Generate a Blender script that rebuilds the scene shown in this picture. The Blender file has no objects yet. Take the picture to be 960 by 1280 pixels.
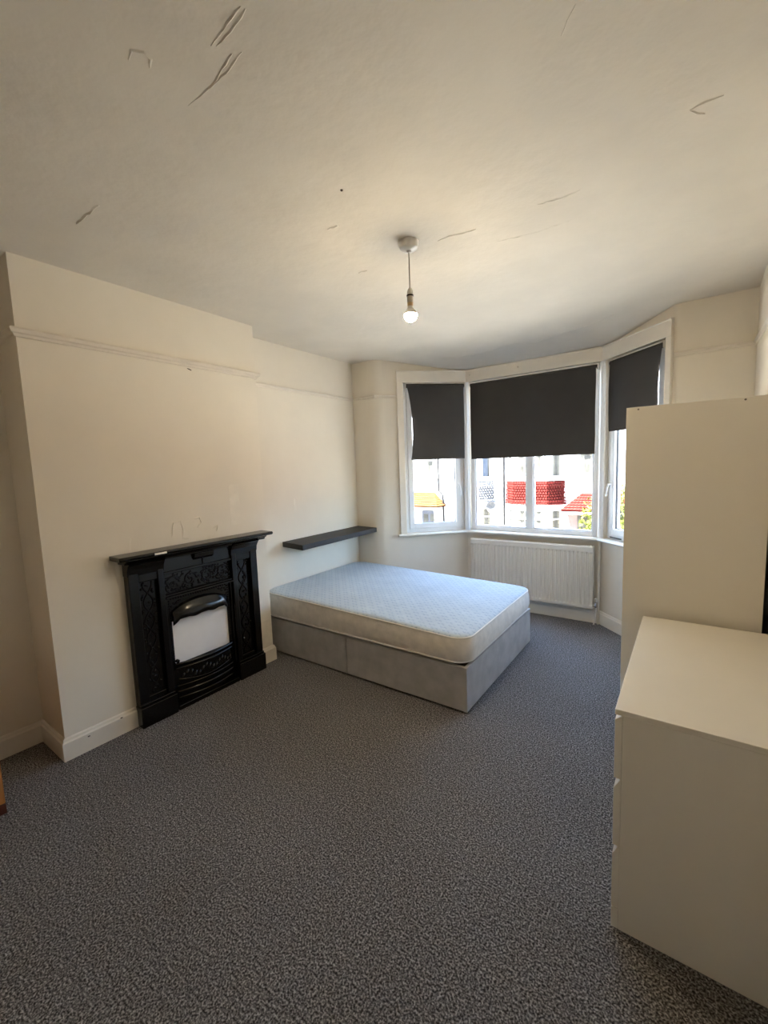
import bpy, math, random
from mathutils import Vector, Matrix

scene = bpy.context.scene
COL = scene.collection

# ------------------------------------------------------------------ camera
CAM_H = 1.6
FPX = 534.76
R = Matrix(((0.81368, 0.58021, -0.03595), (0.03167, -0.10600, -0.99386), (-0.58045, 0.80754, -0.10462)))
cam_data = bpy.data.cameras.new('camera')
cam = bpy.data.objects.new('camera', cam_data)
COL.objects.link(cam)
cam_data.sensor_fit = 'HORIZONTAL'
cam_data.sensor_width = 36.0
cam_data.lens = FPX / 960.0 * 36.0
cam_data.clip_start = 0.02
cam_data.clip_end = 300
rx, dn, fw = R[0].normalized(), R[1].normalized(), R[2].normalized()
cam.matrix_world = Matrix(((rx.x, -dn.x, -fw.x, 0), (rx.y, -dn.y, -fw.y, 0), (rx.z, -dn.z, -fw.z, CAM_H), (0, 0, 0, 1)))
scene.camera = cam

# ------------------------------------------------------------------ world, sun, exposure
SKY_STRENGTH = 2.0
SUN_STRENGTH = 105.0
EXPOSURE = 1.17
world = bpy.data.worlds.new('world')
scene.world = world
world.use_nodes = True
wn = world.node_tree
wn.nodes.clear()
sky = wn.nodes.new('ShaderNodeTexSky')
sky.sky_type = 'NISHITA'
sky.sun_disc = False
sky.sun_elevation = math.radians(69)
sky.sun_rotation = math.radians(221)
sky.air_density = 1.0
sky.dust_density = 1.2
bg = wn.nodes.new('ShaderNodeBackground')
bg.inputs['Strength'].default_value = SKY_STRENGTH
wo = wn.nodes.new('ShaderNodeOutputWorld')
wn.links.new(sky.outputs[0], bg.inputs[0])
wn.links.new(bg.outputs[0], wo.inputs[0])

sun_data = bpy.data.lights.new('sun', 'SUN')
sun_data.energy = SUN_STRENGTH
sun_data.angle = math.radians(0.6)
sun_data.color = (1.0, 0.95, 0.88)
sun = bpy.data.objects.new('sun', sun_data)
COL.objects.link(sun)
sun.rotation_euler = Vector((0.24, 0.25, -0.94)).to_track_quat('-Z', 'Y').to_euler()
sun.location = (0, -5, 12)

scene.view_settings.view_transform = 'Standard'
scene.view_settings.look = 'None'
scene.view_settings.gamma = 1.0
scene.view_settings.use_curve_mapping = False
scene.view_settings.exposure = EXPOSURE
BULB_STRENGTH = 300.0

# ------------------------------------------------------------------ materials
def new_mat(name):
    m = bpy.data.materials.new(name)
    m.use_nodes = True
    nt = m.node_tree
    return m, nt, nt.nodes['Principled BSDF']

def node(nt, t, **kw):
    n = nt.nodes.new(t)
    for k, v in kw.items():
        setattr(n, k, v)
    return n

def ramp(nt, fac, stops):
    r = nt.nodes.new('ShaderNodeValToRGB')
    els = r.color_ramp.elements
    while len(els) < len(stops):
        els.new(0.5)
    for e, (p, c) in zip(els, stops):
        e.position = p
        e.color = (c[0], c[1], c[2], 1)
    nt.links.new(fac, r.inputs[0])
    return r.outputs[0]

def noise(nt, scale, detail=4, rough=0.5, coord='Object', stretch=None):
    tc = nt.nodes.new('ShaderNodeTexCoord')
    n = nt.nodes.new('ShaderNodeTexNoise')
    n.inputs['Scale'].default_value = scale
    n.inputs['Detail'].default_value = detail
    n.inputs['Roughness'].default_value = rough
    src = tc.outputs[coord]
    if stretch:
        mp = nt.nodes.new('ShaderNodeMapping')
        mp.inputs['Scale'].default_value = stretch
        nt.links.new(src, mp.inputs[0])
        src = mp.outputs[0]
    nt.links.new(src, n.inputs['Vector'])
    return n.outputs['Fac']

def bump(nt, b, height, strength, dist=0.01):
    bn = nt.nodes.new('ShaderNodeBump')
    bn.inputs['Strength'].default_value = strength
    bn.inputs['Distance'].default_value = dist
    nt.links.new(height, bn.inputs['Height'])
    nt.links.new(bn.outputs[0], b.inputs['Normal'])

def mat(name, col, rough=0.5, metal=0.0, var=0.06, vscale=6.0, bscale=None, bstr=0.2, bdist=0.002, spec=None, stretch=None):
    m, nt, b = new_mat(name)
    b.inputs['Roughness'].default_value = rough
    b.inputs['Metallic'].default_value = metal
    if spec is not None:
        b.inputs['Specular IOR Level'].default_value = spec
    lo = [c * (1 - var) for c in col]
    hi = [min(1, c * (1 + var)) for c in col]
    f = noise(nt, vscale, 5, 0.55, stretch=stretch)
    nt.links.new(ramp(nt, f, [(0.3, lo), (0.7, hi)]), b.inputs['Base Color'])
    if bscale:
        bump(nt, b, noise(nt, bscale, 3, 0.6, stretch=stretch), bstr, bdist)
    return m

M = {}
M['wall'] = mat('cream_wall_paint', (0.78, 0.715, 0.605), 0.75, var=0.03, vscale=2.5, bscale=14, bstr=0.25, bdist=0.004)
M['ceiling'] = mat('ceiling_paint', (0.74, 0.685, 0.59), 0.7, var=0.045, vscale=3.0, bscale=15, bstr=0.34, bdist=0.008)
M['trim'] = mat('painted_trim', (0.79, 0.735, 0.64), 0.45, var=0.03, vscale=8, bscale=40, bstr=0.15, bdist=0.001)
M['rail'] = mat('painted_picture_rail', (0.74, 0.67, 0.565), 0.6, var=0.04, vscale=10, bscale=40, bstr=0.2, bdist=0.001)
M['brick'] = mat('brown_brick', (0.20, 0.13, 0.10), 0.9, var=0.2, vscale=3, bscale=30)
M['trim_chip'] = mat('chipped_dark', (0.08, 0.06, 0.05), 0.8)
M['filler'] = mat('wall_filler', (0.82, 0.76, 0.655), 0.8, var=0.04, vscale=20)
M['filler_old'] = mat('painted_over_filler', (0.80, 0.738, 0.63), 0.7, var=0.05, vscale=12)
M['patch'] = mat('bare_patch', (0.72, 0.66, 0.55), 0.8, var=0.05, vscale=20)
M['upvc'] = mat('white_upvc', (0.82, 0.83, 0.84), 0.3, var=0.015, vscale=4)
M['gasket'] = mat('dark_gasket', (0.05, 0.05, 0.055), 0.6)
M['blind'] = mat('charcoal_blind_fabric', (0.046, 0.042, 0.037), 0.85, var=0.12, vscale=3, bscale=500, bstr=0.2, bdist=0.0005)
M['blind_hem'] = mat('blind_hem', (0.050, 0.042, 0.034), 0.8, var=0.1)
M['chain'] = mat('white_chain', (0.8, 0.78, 0.74), 0.4)
M['radiator'] = mat('radiator_enamel', (0.80, 0.765, 0.69), 0.35, var=0.02, vscale=5)
M['chrome'] = mat('chrome', (0.7, 0.7, 0.7), 0.2, metal=1.0, var=0.02)
M['iron'] = mat('black_gloss_iron', (0.003, 0.003, 0.0035), 0.20, var=0.3, vscale=30, bscale=60, bstr=0.25, bdist=0.0015, spec=0.45)
M['board'] = mat('white_board', (0.80, 0.72, 0.64), 0.7, var=0.04, vscale=7)
M['shelf'] = mat('black_brown_shelf', (0.013, 0.0115, 0.011), 0.55, var=0.4, vscale=14, stretch=(1, 0.08, 1), bscale=60, bstr=0.1, bdist=0.001)
M['divan'] = mat('grey_divan_fabric', (0.45, 0.43, 0.415), 0.9, var=0.14, vscale=9, bscale=350, bstr=0.4, bdist=0.001)
M['platform'] = mat('black_platform_cloth', (0.02, 0.02, 0.022), 0.9)
M['ticking'] = mat('mattress_side_ticking', (0.80, 0.745, 0.67), 0.9, var=0.09, vscale=16, bscale=45, bstr=0.35, bdist=0.004)
M['piping'] = mat('mattress_piping', (0.78, 0.75, 0.70), 0.8, var=0.04, vscale=40)
M['furn'] = mat('white_foil_furniture', (0.85, 0.81, 0.725), 0.4, var=0.02, vscale=3, bscale=250, bstr=0.05, bdist=0.0005)
M['furn_in'] = mat('drawer_edge', (0.80, 0.76, 0.69), 0.4, var=0.02)
M['screw'] = mat('screw_cap', (0.15, 0.13, 0.11), 0.5)
M['pine'] = mat('orange_pine', (0.46, 0.19, 0.05), 0.45, var=0.35, vscale=7, stretch=(6, 6, 0.4))
M['pine_dark'] = mat('dark_wood_foot', (0.10, 0.025, 0.012), 0.4, var=0.2)
M['plastic'] = mat('white_plastic', (0.78, 0.75, 0.70), 0.35, var=0.02)
M['flex'] = mat('white_flex', (0.52, 0.47, 0.40), 0.5, var=0.03)
M['black'] = mat('black_plastic', (0.015, 0.013, 0.012), 0.4)
M['brass'] = mat('bulb_cap', (0.62, 0.45, 0.26), 0.35, metal=0.6, var=0.05)
# outside
M['render'] = mat('white_house_render', (0.46, 0.455, 0.445), 0.9, var=0.03, vscale=1.5, bscale=30, bstr=0.2, spec=0.1)
M['red_tile'] = mat('red_painted_tile', (0.056, 0.0085, 0.0072), 0.8, var=0.18, vscale=6, spec=0.03)
M['red_dark'] = mat('red_tile_backing', (0.026, 0.0035, 0.003), 0.9, var=0.1, spec=0.02)
M['grey_tile'] = mat('pale_grey_tile', (0.15, 0.15, 0.155), 0.8, var=0.15, vscale=6, spec=0.03)
M['grey_dark'] = mat('grey_tile_backing', (0.052, 0.052, 0.054), 0.9, var=0.1, spec=0.02)
M['orange_tile'] = mat('orange_clay_tile', (0.062, 0.027, 0.010), 0.8, var=0.2, vscale=5, spec=0.03)
M['orange_dark'] = mat('orange_tile_backing', (0.032, 0.013, 0.005), 0.9, spec=0.02)
M['roof'] = mat('slate_roof', (0.10, 0.10, 0.11), 0.7, var=0.2, vscale=4, bscale=8)
M['hglass'] = mat('house_window_glass', (0.040, 0.039, 0.035), 0.3, var=0.5, vscale=3.0, spec=0.06)
M['hblue'] = mat('pale_blue_curtain', (0.045, 0.054, 0.070), 0.8, var=0.1, spec=0.05)
M['net'] = mat('net_curtain', (0.085, 0.080, 0.066), 0.9, var=0.3, vscale=12, spec=0.03)
M['pipe'] = mat('dark_drainpipe', (0.012, 0.012, 0.013), 0.7, spec=0.05)
M['dish'] = mat('satellite_dish_metal', (0.05, 0.05, 0.052), 0.7, var=0.1, spec=0.05)
M['bluedoor'] = mat('slate_blue_door', (0.055, 0.062, 0.085), 0.7, var=0.15, vscale=5, spec=0.05)
M['pink'] = mat('pink_porch_wall', (0.14, 0.105, 0.10), 0.9, var=0.1, spec=0.05)
M['road'] = mat('asphalt', (0.26, 0.25, 0.235), 0.9, var=0.15, vscale=2, bscale=60)
M['bounce_strip'] = mat('pale_bounce_ground', (0.74, 0.69, 0.60), 0.9, var=0.1, vscale=3, bscale=40)  # pale tone for the added ground strip that throws sun indoors
M['garden'] = mat('front_garden_paving', (0.26, 0.25, 0.23), 0.9, var=0.1, vscale=2, bscale=40)
M['drive'] = mat('dark_tarmac_drive', (0.16, 0.155, 0.15), 0.9, var=0.15, vscale=2, bscale=60)
M['leaf'] = mat('bright_green_leaf', (0.060, 0.070, 0.014), 0.8, var=0.5, vscale=2.5, spec=0.03)
M['bark'] = mat('bark', (0.02, 0.013, 0.008), 0.9, var=0.3, vscale=10, bscale=30, spec=0.05)

def glass_mat():
    m = bpy.data.materials.new('window_glass')
    m.use_nodes = True
    nt = m.node_tree
    nt.nodes.clear()
    o = nt.nodes.new('ShaderNodeOutputMaterial')
    mx = nt.nodes.new('ShaderNodeMixShader')
    lw = nt.nodes.new('ShaderNodeLayerWeight')
    lw.inputs['Blend'].default_value = 0.5
    pw = node(nt, 'ShaderNodeMath', operation='POWER')
    pw.inputs[1].default_value = 5.0
    nt.links.new(lw.outputs['Facing'], pw.inputs[0])
    fr = node(nt, 'ShaderNodeMath', operation='MULTIPLY_ADD')
    fr.inputs[1].default_value = 0.96
    fr.inputs[2].default_value = 0.035
    nt.links.new(pw.outputs[0], fr.inputs[0])
    tr = nt.nodes.new('ShaderNodeBsdfTransparent')
    tr.inputs[0].default_value = (0.95, 0.97, 0.96, 1)
    gl = nt.nodes.new('ShaderNodeBsdfGlossy')
    gl.inputs['Roughness'].default_value = 0.0
    nt.links.new(fr.outputs[0], mx.inputs[0])
    nt.links.new(tr.outputs[0], mx.inputs[1])
    nt.links.new(gl.outputs[0], mx.inputs[2])
    nt.links.new(mx.outputs[0], o.inputs[0])
    return m
M['glass'] = glass_mat()

def bulb_mat():
    m = bpy.data.materials.new('lit_opal_bulb')
    m.use_nodes = True
    nt = m.node_tree
    nt.nodes.clear()
    o = nt.nodes.new('ShaderNodeOutputMaterial')
    e = nt.nodes.new('ShaderNodeEmission')
    e.inputs[0].default_value = (1.0, 0.80, 0.52, 1)
    e.inputs[1].default_value = BULB_STRENGTH
    nt.links.new(e.outputs[0], o.inputs[0])
    return m
M['bulb'] = bulb_mat()

def carpet_mat():
    m, nt, b = new_mat('grey_flecked_carpet')
    b.inputs['Roughness'].default_value = 0.95
    b.inputs['Specular IOR Level'].default_value = 0.1
    n1 = noise(nt, 150, 2, 0.6)
    n2 = noise(nt, 1.6, 3, 0.5)
    n3 = noise(nt, 60, 2, 0.6)
    c1 = ramp(nt, n1, [(0.36, (0.035, 0.033, 0.034)), (0.50, (0.17, 0.162, 0.16)), (0.64, (0.46, 0.44, 0.43))])
    c2 = ramp(nt, n2, [(0.3, (0.86, 0.85, 0.84)), (0.7, (1.0, 1.0, 1.0))])
    mx = node(nt, 'ShaderNodeMix', data_type='RGBA', blend_type='MULTIPLY')
    mx.inputs[0].default_value = 1.0
    nt.links.new(c1, mx.inputs[6])
    nt.links.new(c2, mx.inputs[7])
    c3 = ramp(nt, n3, [(0.35, (0.75, 0.75, 0.75)), (0.65, (1.1, 1.1, 1.1))])
    mx2 = node(nt, 'ShaderNodeMix', data_type='RGBA', blend_type='MULTIPLY')
    mx2.inputs[0].default_value = 1.0
    nt.links.new(mx.outputs[2], mx2.inputs[6])
    nt.links.new(c3, mx2.inputs[7])
    nt.links.new(mx2.outputs[2], b.inputs['Base Color'])
    bump(nt, b, n1, 0.8, 0.006)
    return m
M['carpet'] = carpet_mat()

def mattress_top_mat():
    # pale ticking printed with staggered pairs of small blue dashes
    m, nt, b = new_mat('pale_blue_printed_ticking')
    b.inputs['Roughness'].default_value = 0.85
    tc = node(nt, 'ShaderNodeTexCoord')
    sp = node(nt, 'ShaderNodeSeparateXYZ')
    nt.links.new(tc.outputs['Object'], sp.inputs[0])
    def mth(op, a, c=None):
        n = node(nt, 'ShaderNodeMath', operation=op)
        for i, v in enumerate((a, c)):
            if v is None:
                continue
            if isinstance(v, (int, float)):
                n.inputs[i].default_value = v
            else:
                nt.links.new(v, n.inputs[i])
        return n.outputs[0]
    u = mth('DIVIDE', sp.outputs[0], 0.085)
    v = mth('DIVIDE', sp.outputs[1], 0.046)
    row = mth('FLOOR', v)
    u2 = mth('ADD', u, mth('MULTIPLY', row, 0.5))
    fu = mth('SUBTRACT', mth('FRACT', u2), 0.5)
    fv = mth('SUBTRACT', mth('FRACT', v), 0.5)
    def blob(cu, cv, ru, rv):
        a = mth('DIVIDE', mth('SUBTRACT', fu, cu), ru)
        c = mth('DIVIDE', mth('SUBTRACT', fv, cv), rv)
        d = mth('ADD', mth('MULTIPLY', a, a), mth('MULTIPLY', c, c))
        return mth('LESS_THAN', d, 1.0)
    s = blob(-0.16, -0.06, 0.12, 0.15)
    s = mth('MAXIMUM', s, blob(0.10, 0.10, 0.12, 0.15))
    s = mth('MAXIMUM', s, blob(0.28, -0.16, 0.06, 0.12))
    s = mth('MAXIMUM', s, blob(-0.33, 0.18, 0.05, 0.12))
    nn = noise(nt, 90, 2, 0.6)
    s = mth('MULTIPLY', s, mth('GREATER_THAN', nn, 0.42))
    base = ramp(nt, noise(nt, 5, 3), [(0.3, (0.47, 0.53, 0.575)), (0.7, (0.53, 0.59, 0.63))])
    mx = node(nt, 'ShaderNodeMix', data_type='RGBA')
    nt.links.new(mth('MULTIPLY', s, 0.62), mx.inputs[0])
    nt.links.new(base, mx.inputs[6])
    mx.inputs[7].default_value = (0.24, 0.33, 0.44, 1)
    nt.links.new(mx.outputs[2], b.inputs['Base Color'])
    bump(nt, b, noise(nt, 12, 2, 0.5), 0.25, 0.01)
    return m
M['ticking_top'] = mattress_top_mat()

# ------------------------------------------------------------------ mesh helpers
class MB:
    def __init__(self):
        self.v, self.f = [], []

    def add(self, vs, fs):
        o = len(self.v)
        self.v += [tuple(p) for p in vs]
        self.f += [tuple(i + o for i in f) for f in fs]
        return self

    def box(self, x0, x1, y0, y1, z0, z1):
        vs = [(x0, y0, z0), (x1, y0, z0), (x1, y1, z0), (x0, y1, z0), (x0, y0, z1), (x1, y0, z1), (x1, y1, z1), (x0, y1, z1)]
        return self.add(vs, [(0, 3, 2, 1), (4, 5, 6, 7), (0, 1, 5, 4), (1, 2, 6, 5), (2, 3, 7, 6), (3, 0, 4, 7)])

    def prism(self, poly, a0, a1, axis='z'):
        """extrude a 2D polygon along an axis; poly coords are the other two axes in xyz order"""
        n = len(poly)
        def P(p, a):
            return {'z': (p[0], p[1], a), 'y': (p[0], a, p[1]), 'x': (a, p[0], p[1])}[axis]
        vs = [P(p, a0) for p in poly] + [P(p, a1) for p in poly]
        fs = [tuple(range(n))[::-1], tuple(range(n, 2 * n))]
        fs += [(i, (i + 1) % n, n + (i + 1) % n, n + i) for i in range(n)]
        return self.add(vs, fs)

    def lathe(self, prof, c=(0, 0, 0), n=20, axis='z', cap=True):
        vs, fs = [], []
        for r, h in prof:
            for k in range(n):
                a = 2 * math.pi * k / n
                p = (r * math.cos(a), r * math.sin(a), h)
                if axis == 'y':
                    p = (p[0], p[2], p[1])
                elif axis == 'x':
                    p = (p[2], p[0], p[1])
                vs.append((p[0] + c[0], p[1] + c[1], p[2] + c[2]))
        m = len(prof)
        for i in range(m - 1):
            for k in range(n):
                a, b_ = i * n + k, i * n + (k + 1) % n
                fs.append((a, b_, b_ + n, a + n))
        if cap:
            fs.append(tuple(range(n))[::-1])
            fs.append(tuple(range((m - 1) * n, m * n)))
        return self.add(vs, fs)

    def tube(self, pts, r, n=8, closed=False):
        pts = [Vector(p) for p in pts]
        N = len(pts)
        vs, fs = [], []
        up0 = None
        for i, p in enumerate(pts):
            a = pts[(i - 1) % N] if (closed or i > 0) else pts[i]
            c = pts[(i + 1) % N] if (closed or i < N - 1) else pts[i]
            t = (c - a).normalized()
            up = up0 if up0 is not None else (Vector((0, 0, 1)) if abs(t.z) < 0.9 else Vector((1, 0, 0)))
            s = t.cross(up)
            if s.length < 1e-6:
                s = t.cross(Vector((0, 1, 0)))
            s.normalize()
            u = s.cross(t).normalized()
            up0 = u
            for k in range(n):
                q = 2 * math.pi * k / n
                vs.append(tuple(p + s * (r * math.cos(q)) + u * (r * math.sin(q))))
        rng = N if closed else N - 1
        for i in range(rng):
            j = (i + 1) % N
            for k in range(n):
                k2 = (k + 1) % n
                fs.append((i * n + k, i * n + k2, j * n + k2, j * n + k))
        if not closed:
            fs.append(tuple(range(n))[::-1])
            fs.append(tuple(range((N - 1) * n, N * n)))
        return self.add(vs, fs)

    def dome(self, c, ex, ey, en, rx_, ry_, h, n=8):
        """flattened dome: centre c, in-plane axes ex ey, normal en"""
        c, ex, ey, en = Vector(c), Vector(ex), Vector(ey), Vector(en)
        vs = [tuple(c + en * h)]
        for (s, hh) in ((0.62, 0.75), (1.0, 0.0)):
            for k in range(n):
                a = 2 * math.pi * k / n
                vs.append(tuple(c + ex * (rx_ * s * math.cos(a)) + ey * (ry_ * s * math.sin(a)) + en * (h * hh)))
        fs = [(0, 1 + k, 1 + (k + 1) % n) for k in range(n)]
        fs += [(1 + k, 1 + n + k, 1 + n + (k + 1) % n, 1 + (k + 1) % n) for k in range(n)]
        return self.add(vs, fs)

    def sweep(self, path, prof, closed=False):
        """profile [(inward offset, z)] swept with mitres along a 2D path whose inside is on the right"""
        n = len(path)
        m = len(prof)
        vs, fs = [], []
        for i, p in enumerate(path):
            p = Vector(p)
            d0 = (p - Vector(path[i - 1])).normalized() if i > 0 else None
            d1 = (Vector(path[i + 1]) - p).normalized() if i < n - 1 else None
            d0 = d0 or d1
            d1 = d1 or d0
            n0 = Vector((d0.y, -d0.x))
            n1 = Vector((d1.y, -d1.x))
            b_ = (n0 + n1)
            b_ = b_ / (1 + n0.dot(n1))
            for o, z in prof:
                vs.append((p.x + b_.x * o, p.y + b_.y * o, z))
        for i in range(n - 1):
            for k in range(m):
                k2 = (k + 1) % m
                fs.append((i * m + k, i * m + k2, (i + 1) * m + k2, (i + 1) * m + k))
        fs.append(tuple(range(m))[::-1])
        fs.append(tuple(range((n - 1) * m, n * m)))
        return self.add(vs, fs)

    def obj(self, name, material, parent=None, bevel=0.0, smooth=False, kind=None, loc=None, seg=2):
        me = bpy.data.meshes.new(name)
        me.from_pydata(self.v, [], self.f)
        me.validate()
        me.update()
        import bmesh
        bm = bmesh.new()
        bm.from_mesh(me)
        bmesh.ops.recalc_face_normals(bm, faces=bm.faces)
        bm.to_mesh(me)
        bm.free()
        if smooth:
            for p in me.polygons:
                p.use_smooth = True
        me.materials.append(M[material] if isinstance(material, str) else material)
        o = bpy.data.objects.new(name, me)
        COL.objects.link(o)
        if parent is not None:
            o.parent = parent
        if loc is not None:
            o.location = loc
        if bevel:
            md = o.modifiers.new('bevel', 'BEVEL')
            md.width = bevel
            md.segments = seg
            md.limit_method = 'ANGLE'
        if kind:
            o['kind'] = kind
        return o

def tag(o, label=None, cat=None, group=None, kind=None):
    if label: o['label'] = label
    if cat: o['category'] = cat
    if group: o['group'] = group
    if kind: o['kind'] = kind
    return o

def thing(name, loc=(0, 0, 0), rotz=0.0, label=None, cat=None, group=None, kind=None):
    o = bpy.data.objects.new(name, None)
    o.empty_display_size = 0.1
    COL.objects.link(o)
    o.location = loc
    o.rotation_euler = (0, 0, rotz)
    return tag(o, label, cat, group, kind)

def shift(mb, loc):
    mb.v = [(x - loc[0], y - loc[1], z - loc[2]) for x, y, z in mb.v]
    return mb

def smooth_by_angle(o, ang=40):
    me = o.data
    for p in me.polygons:
        p.use_smooth = True
    try:
        me.set_sharp_from_angle(angle=math.radians(ang))
    except Exception:
        pass
    return o

# ------------------------------------------------------------------ room shell
H = 2.746
BACK = -0.45
XL, XCH, XAL, XR = -3.20, -2.85, -3.085, 0.34
YC0, YC1 = 0.775, 2.275
YFL, YFR, YB = 3.775, 3.95, 4.50
A, B, C_, D = (-2.785, YFL), (-2.06, YB), (-0.68, YB), (-0.13, YFR)
S2 = math.sqrt(2)

def along(p, q, u):
    p, q = Vector(p), Vector(q)
    return tuple(p + (q - p).normalized() * u)

def wall(name, p, q, material='wall', z1=2.80, th=0.12, opening=None, start=0.0, end=0.0):
    """wall slab between two plan points, room on the right of p->q; opening=(u0,u1,z0,z1)"""
    p, q = Vector(p), Vector(q)
    L = (q - p).length
    d = (q - p) / L
    ang = math.atan2(d.y, d.x)
    mb = MB()
    z0 = -0.02
    if opening:
        u0, u1, a, b = opening
        us, zs = [start, u0, u1, L - end], [z0, a, b, z1]
        for i in range(3):
            for k in range(3):
                if i == 1 and k == 1:
                    continue
                mb.box(us[i], us[i + 1], 0, th, zs[k], zs[k + 1])
    else:
        mb.box(0, L, 0, th, z0, z1)
    o = mb.obj(name, material)
    o.location = (p.x, p.y, 0)
    o.rotation_euler = (0, 0, ang)
    o['kind'] = 'structure'
    return o

floor = MB().prism([(XL - .15, BACK - .15), (XR + .15, BACK - .15), (XR + .15, YFR + 0.05), (D[0] + .15, YFR + .05), (C_[0] + .1, YB + .15), (B[0] - .1, YB + .15), (A[0] - .15, YFL + .1), (XL - .15, YFL + .1)], -0.15, 0.0).obj('floor', 'carpet', kind='structure')
SILL_Z, HEAD_Z = 0.845, 2.50
wall_left = wall('wall_left', (XL, BACK), (XL, YC0 + 0.05))
wall_ch = MB().box(XL - 0.12, XCH, YC0, YC1, -0.02, 2.80).obj('wall_chimney_breast', 'wall', kind='structure')
wall_alc = wall('wall_alcove', (XAL, YC1 - 0.05), (XAL, YFL))
wall('wall_far_left', (XAL, YFL), (A[0] - 0.09, A[1]))
LB_L = (Vector(B) - Vector(A)).length
LB_R = (Vector(D) - Vector(C_)).length
OPL = (0.31, 1.0)
OPC = (0.04, 1.34)
OPR = (0.03, 0.72)
wall('wall_bay_left', A, B, opening=(OPL[0], OPL[1], SILL_Z, HEAD_Z), start=0.09)
wall('wall_bay_center', B, C_, opening=(OPC[0], OPC[1], SILL_Z, HEAD_Z))
wall('wall_bay_right', C_, D, opening=(OPR[0], OPR[1], SILL_Z, HEAD_Z), end=0.03)
wall('wall_far_right', (D[0] + 0.03, D[1]), (XR, YFR))
def wall_curve(name, p0, pc, p1, n=8):
    p0, pc, p1 = Vector(p0), Vector(pc), Vector(p1)
    inner = [(1 - t) ** 2 * p0 + 2 * t * (1 - t) * pc + t * t * p1 for t in [i / n for i in range(n + 1)]]
    d0, d1 = (pc - p0).normalized(), (p1 - pc).normalized()
    poly = [tuple(q) for q in inner] + [tuple(p1 + Vector((-d1.y, d1.x)) * 0.1), tuple(p0 + Vector((-d0.y, d0.x)) * 0.1)]
    o = MB().prism(poly, -0.02, 2.80).obj(name, 'wall', kind='structure')
    return smooth_by_angle(o, 30)
wall_curve('wall_curve_left', (A[0] - 0.09, A[1]), A, along(A, B, 0.09))
wall_curve('wall_curve_right', along(C_, D, LB_R - 0.03), D, (D[0] + 0.03, D[1]))
wall('wall_right', (XR, YFR), (XR, BACK))
wall('wall_back', (XR, BACK), (XL, BACK))

def ceil_z(x, y):
    t = min(1, max(0, (y - 3.72) / (4.47 - 3.72)))
    z = H - 0.118 * (t * t * (3 - 2 * t) * 0.5 + t * 0.5)
    z += 0.006 * math.sin(1.7 * x + 0.6) * math.sin(1.3 * y + 1.0)
    return z
cx0, cx1, cy0, cy1, nx, ny = XL - .12, XR + .12, BACK - .12, YB + .12, 48, 70
vs, fs = [], []
for layer in (0, 0.15):
    for j in range(ny + 1):
        for i in range(nx + 1):
            x = cx0 + (cx1 - cx0) * i / nx
            y = cy0 + (cy1 - cy0) * j / ny
            vs.append((x, y, (ceil_z(x, y) if layer == 0 else H + 0.15)))
w_ = nx + 1
top0 = w_ * (ny + 1)
for j in range(ny):
    for i in range(nx):
        a = j * w_ + i
        fs.append((a, a + 1, a + 1 + w_, a + w_))
        fs.append((a + top0, a + w_ + top0, a + 1 + w_ + top0, a + 1 + top0))
cm = MB().add(vs, fs)
for i in range(nx):
    cm.f.append((i, i + top0, i + 1 + top0, i + 1))
    a = ny * w_ + i
    cm.f.append((a, a + 1, a + 1 + top0, a + top0))
for j in range(ny):
    a = j * w_
    cm.f.append((a, a + w_, a + w_ + top0, a + top0))
    a = j * w_ + nx
    cm.f.append((a, a + top0, a + w_ + top0, a + w_))
ceiling = cm.obj('ceiling', 'ceiling', smooth=False, kind='structure')
smooth_by_angle(ceiling, 30)

# baseboards
BP = [(0, 0), (0.018, 0), (0.018, 0.105), (0.012, 0.113), (0.010, 0.124), (0.004, 0.130), (0, 0.130)]
FP0, FP1 = 1.165, 2.125          # fireplace body along the chimney breast
bb = MB().sweep([(XL, BACK), (XL, YC0), (XCH, YC0), (XCH, FP0 - 0.004)], BP).obj('baseboard_left', 'trim', kind='structure')
for yy, zz in ((0.88, 0.085), (1.06, 0.105)):
    MB().box(XCH + 0.0175, XCH + 0.0195, yy, yy + 0.012, zz, zz + 0.006).obj('paint_chip', 'trim_chip', bb)
MB().sweep([(XCH, FP1 + 0.024), (XCH, YC1), (XAL, YC1), (XAL, YFL), A, B, C_, D, (XR, YFR)], BP).obj('baseboard_bay', 'trim', kind='structure')
MB().sweep([(XR, YFR), (XR, BACK), (XL, BACK)], BP).obj('baseboard_right', 'trim', kind='structure')

# picture rails
PZ = 2.335
PR = [(0, PZ), (0.010, PZ + 0.002), (0.014, PZ + 0.014), (0.024, PZ + 0.020), (0.030, PZ + 0.036), (0.024, PZ + 0.046), (0.010, PZ + 0.048), (0, PZ + 0.052)]
PS = [(0, PZ), (0.006, PZ + 0.002), (0.009, PZ + 0.016), (0.018, PZ + 0.024), (0.018, PZ + 0.034), (0, PZ + 0.038)]
MB().sweep([(XL, BACK), (XL, YC0), (XCH, YC0), (XCH, YC1), (XAL, YC1)], PR).obj('trim_1', 'rail', kind='structure')
MB().sweep([(XAL, YC1 + 0.001), (XAL, YFL), A, along(A, B, OPL[0] - 0.075)], PS).obj('trim_2', 'rail', kind='structure')
MB().sweep([along(C_, D, OPR[1] + 0.062), (XR, YFR), (XR, BACK)], PS).obj('trim_3', 'rail', kind='structure')

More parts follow.
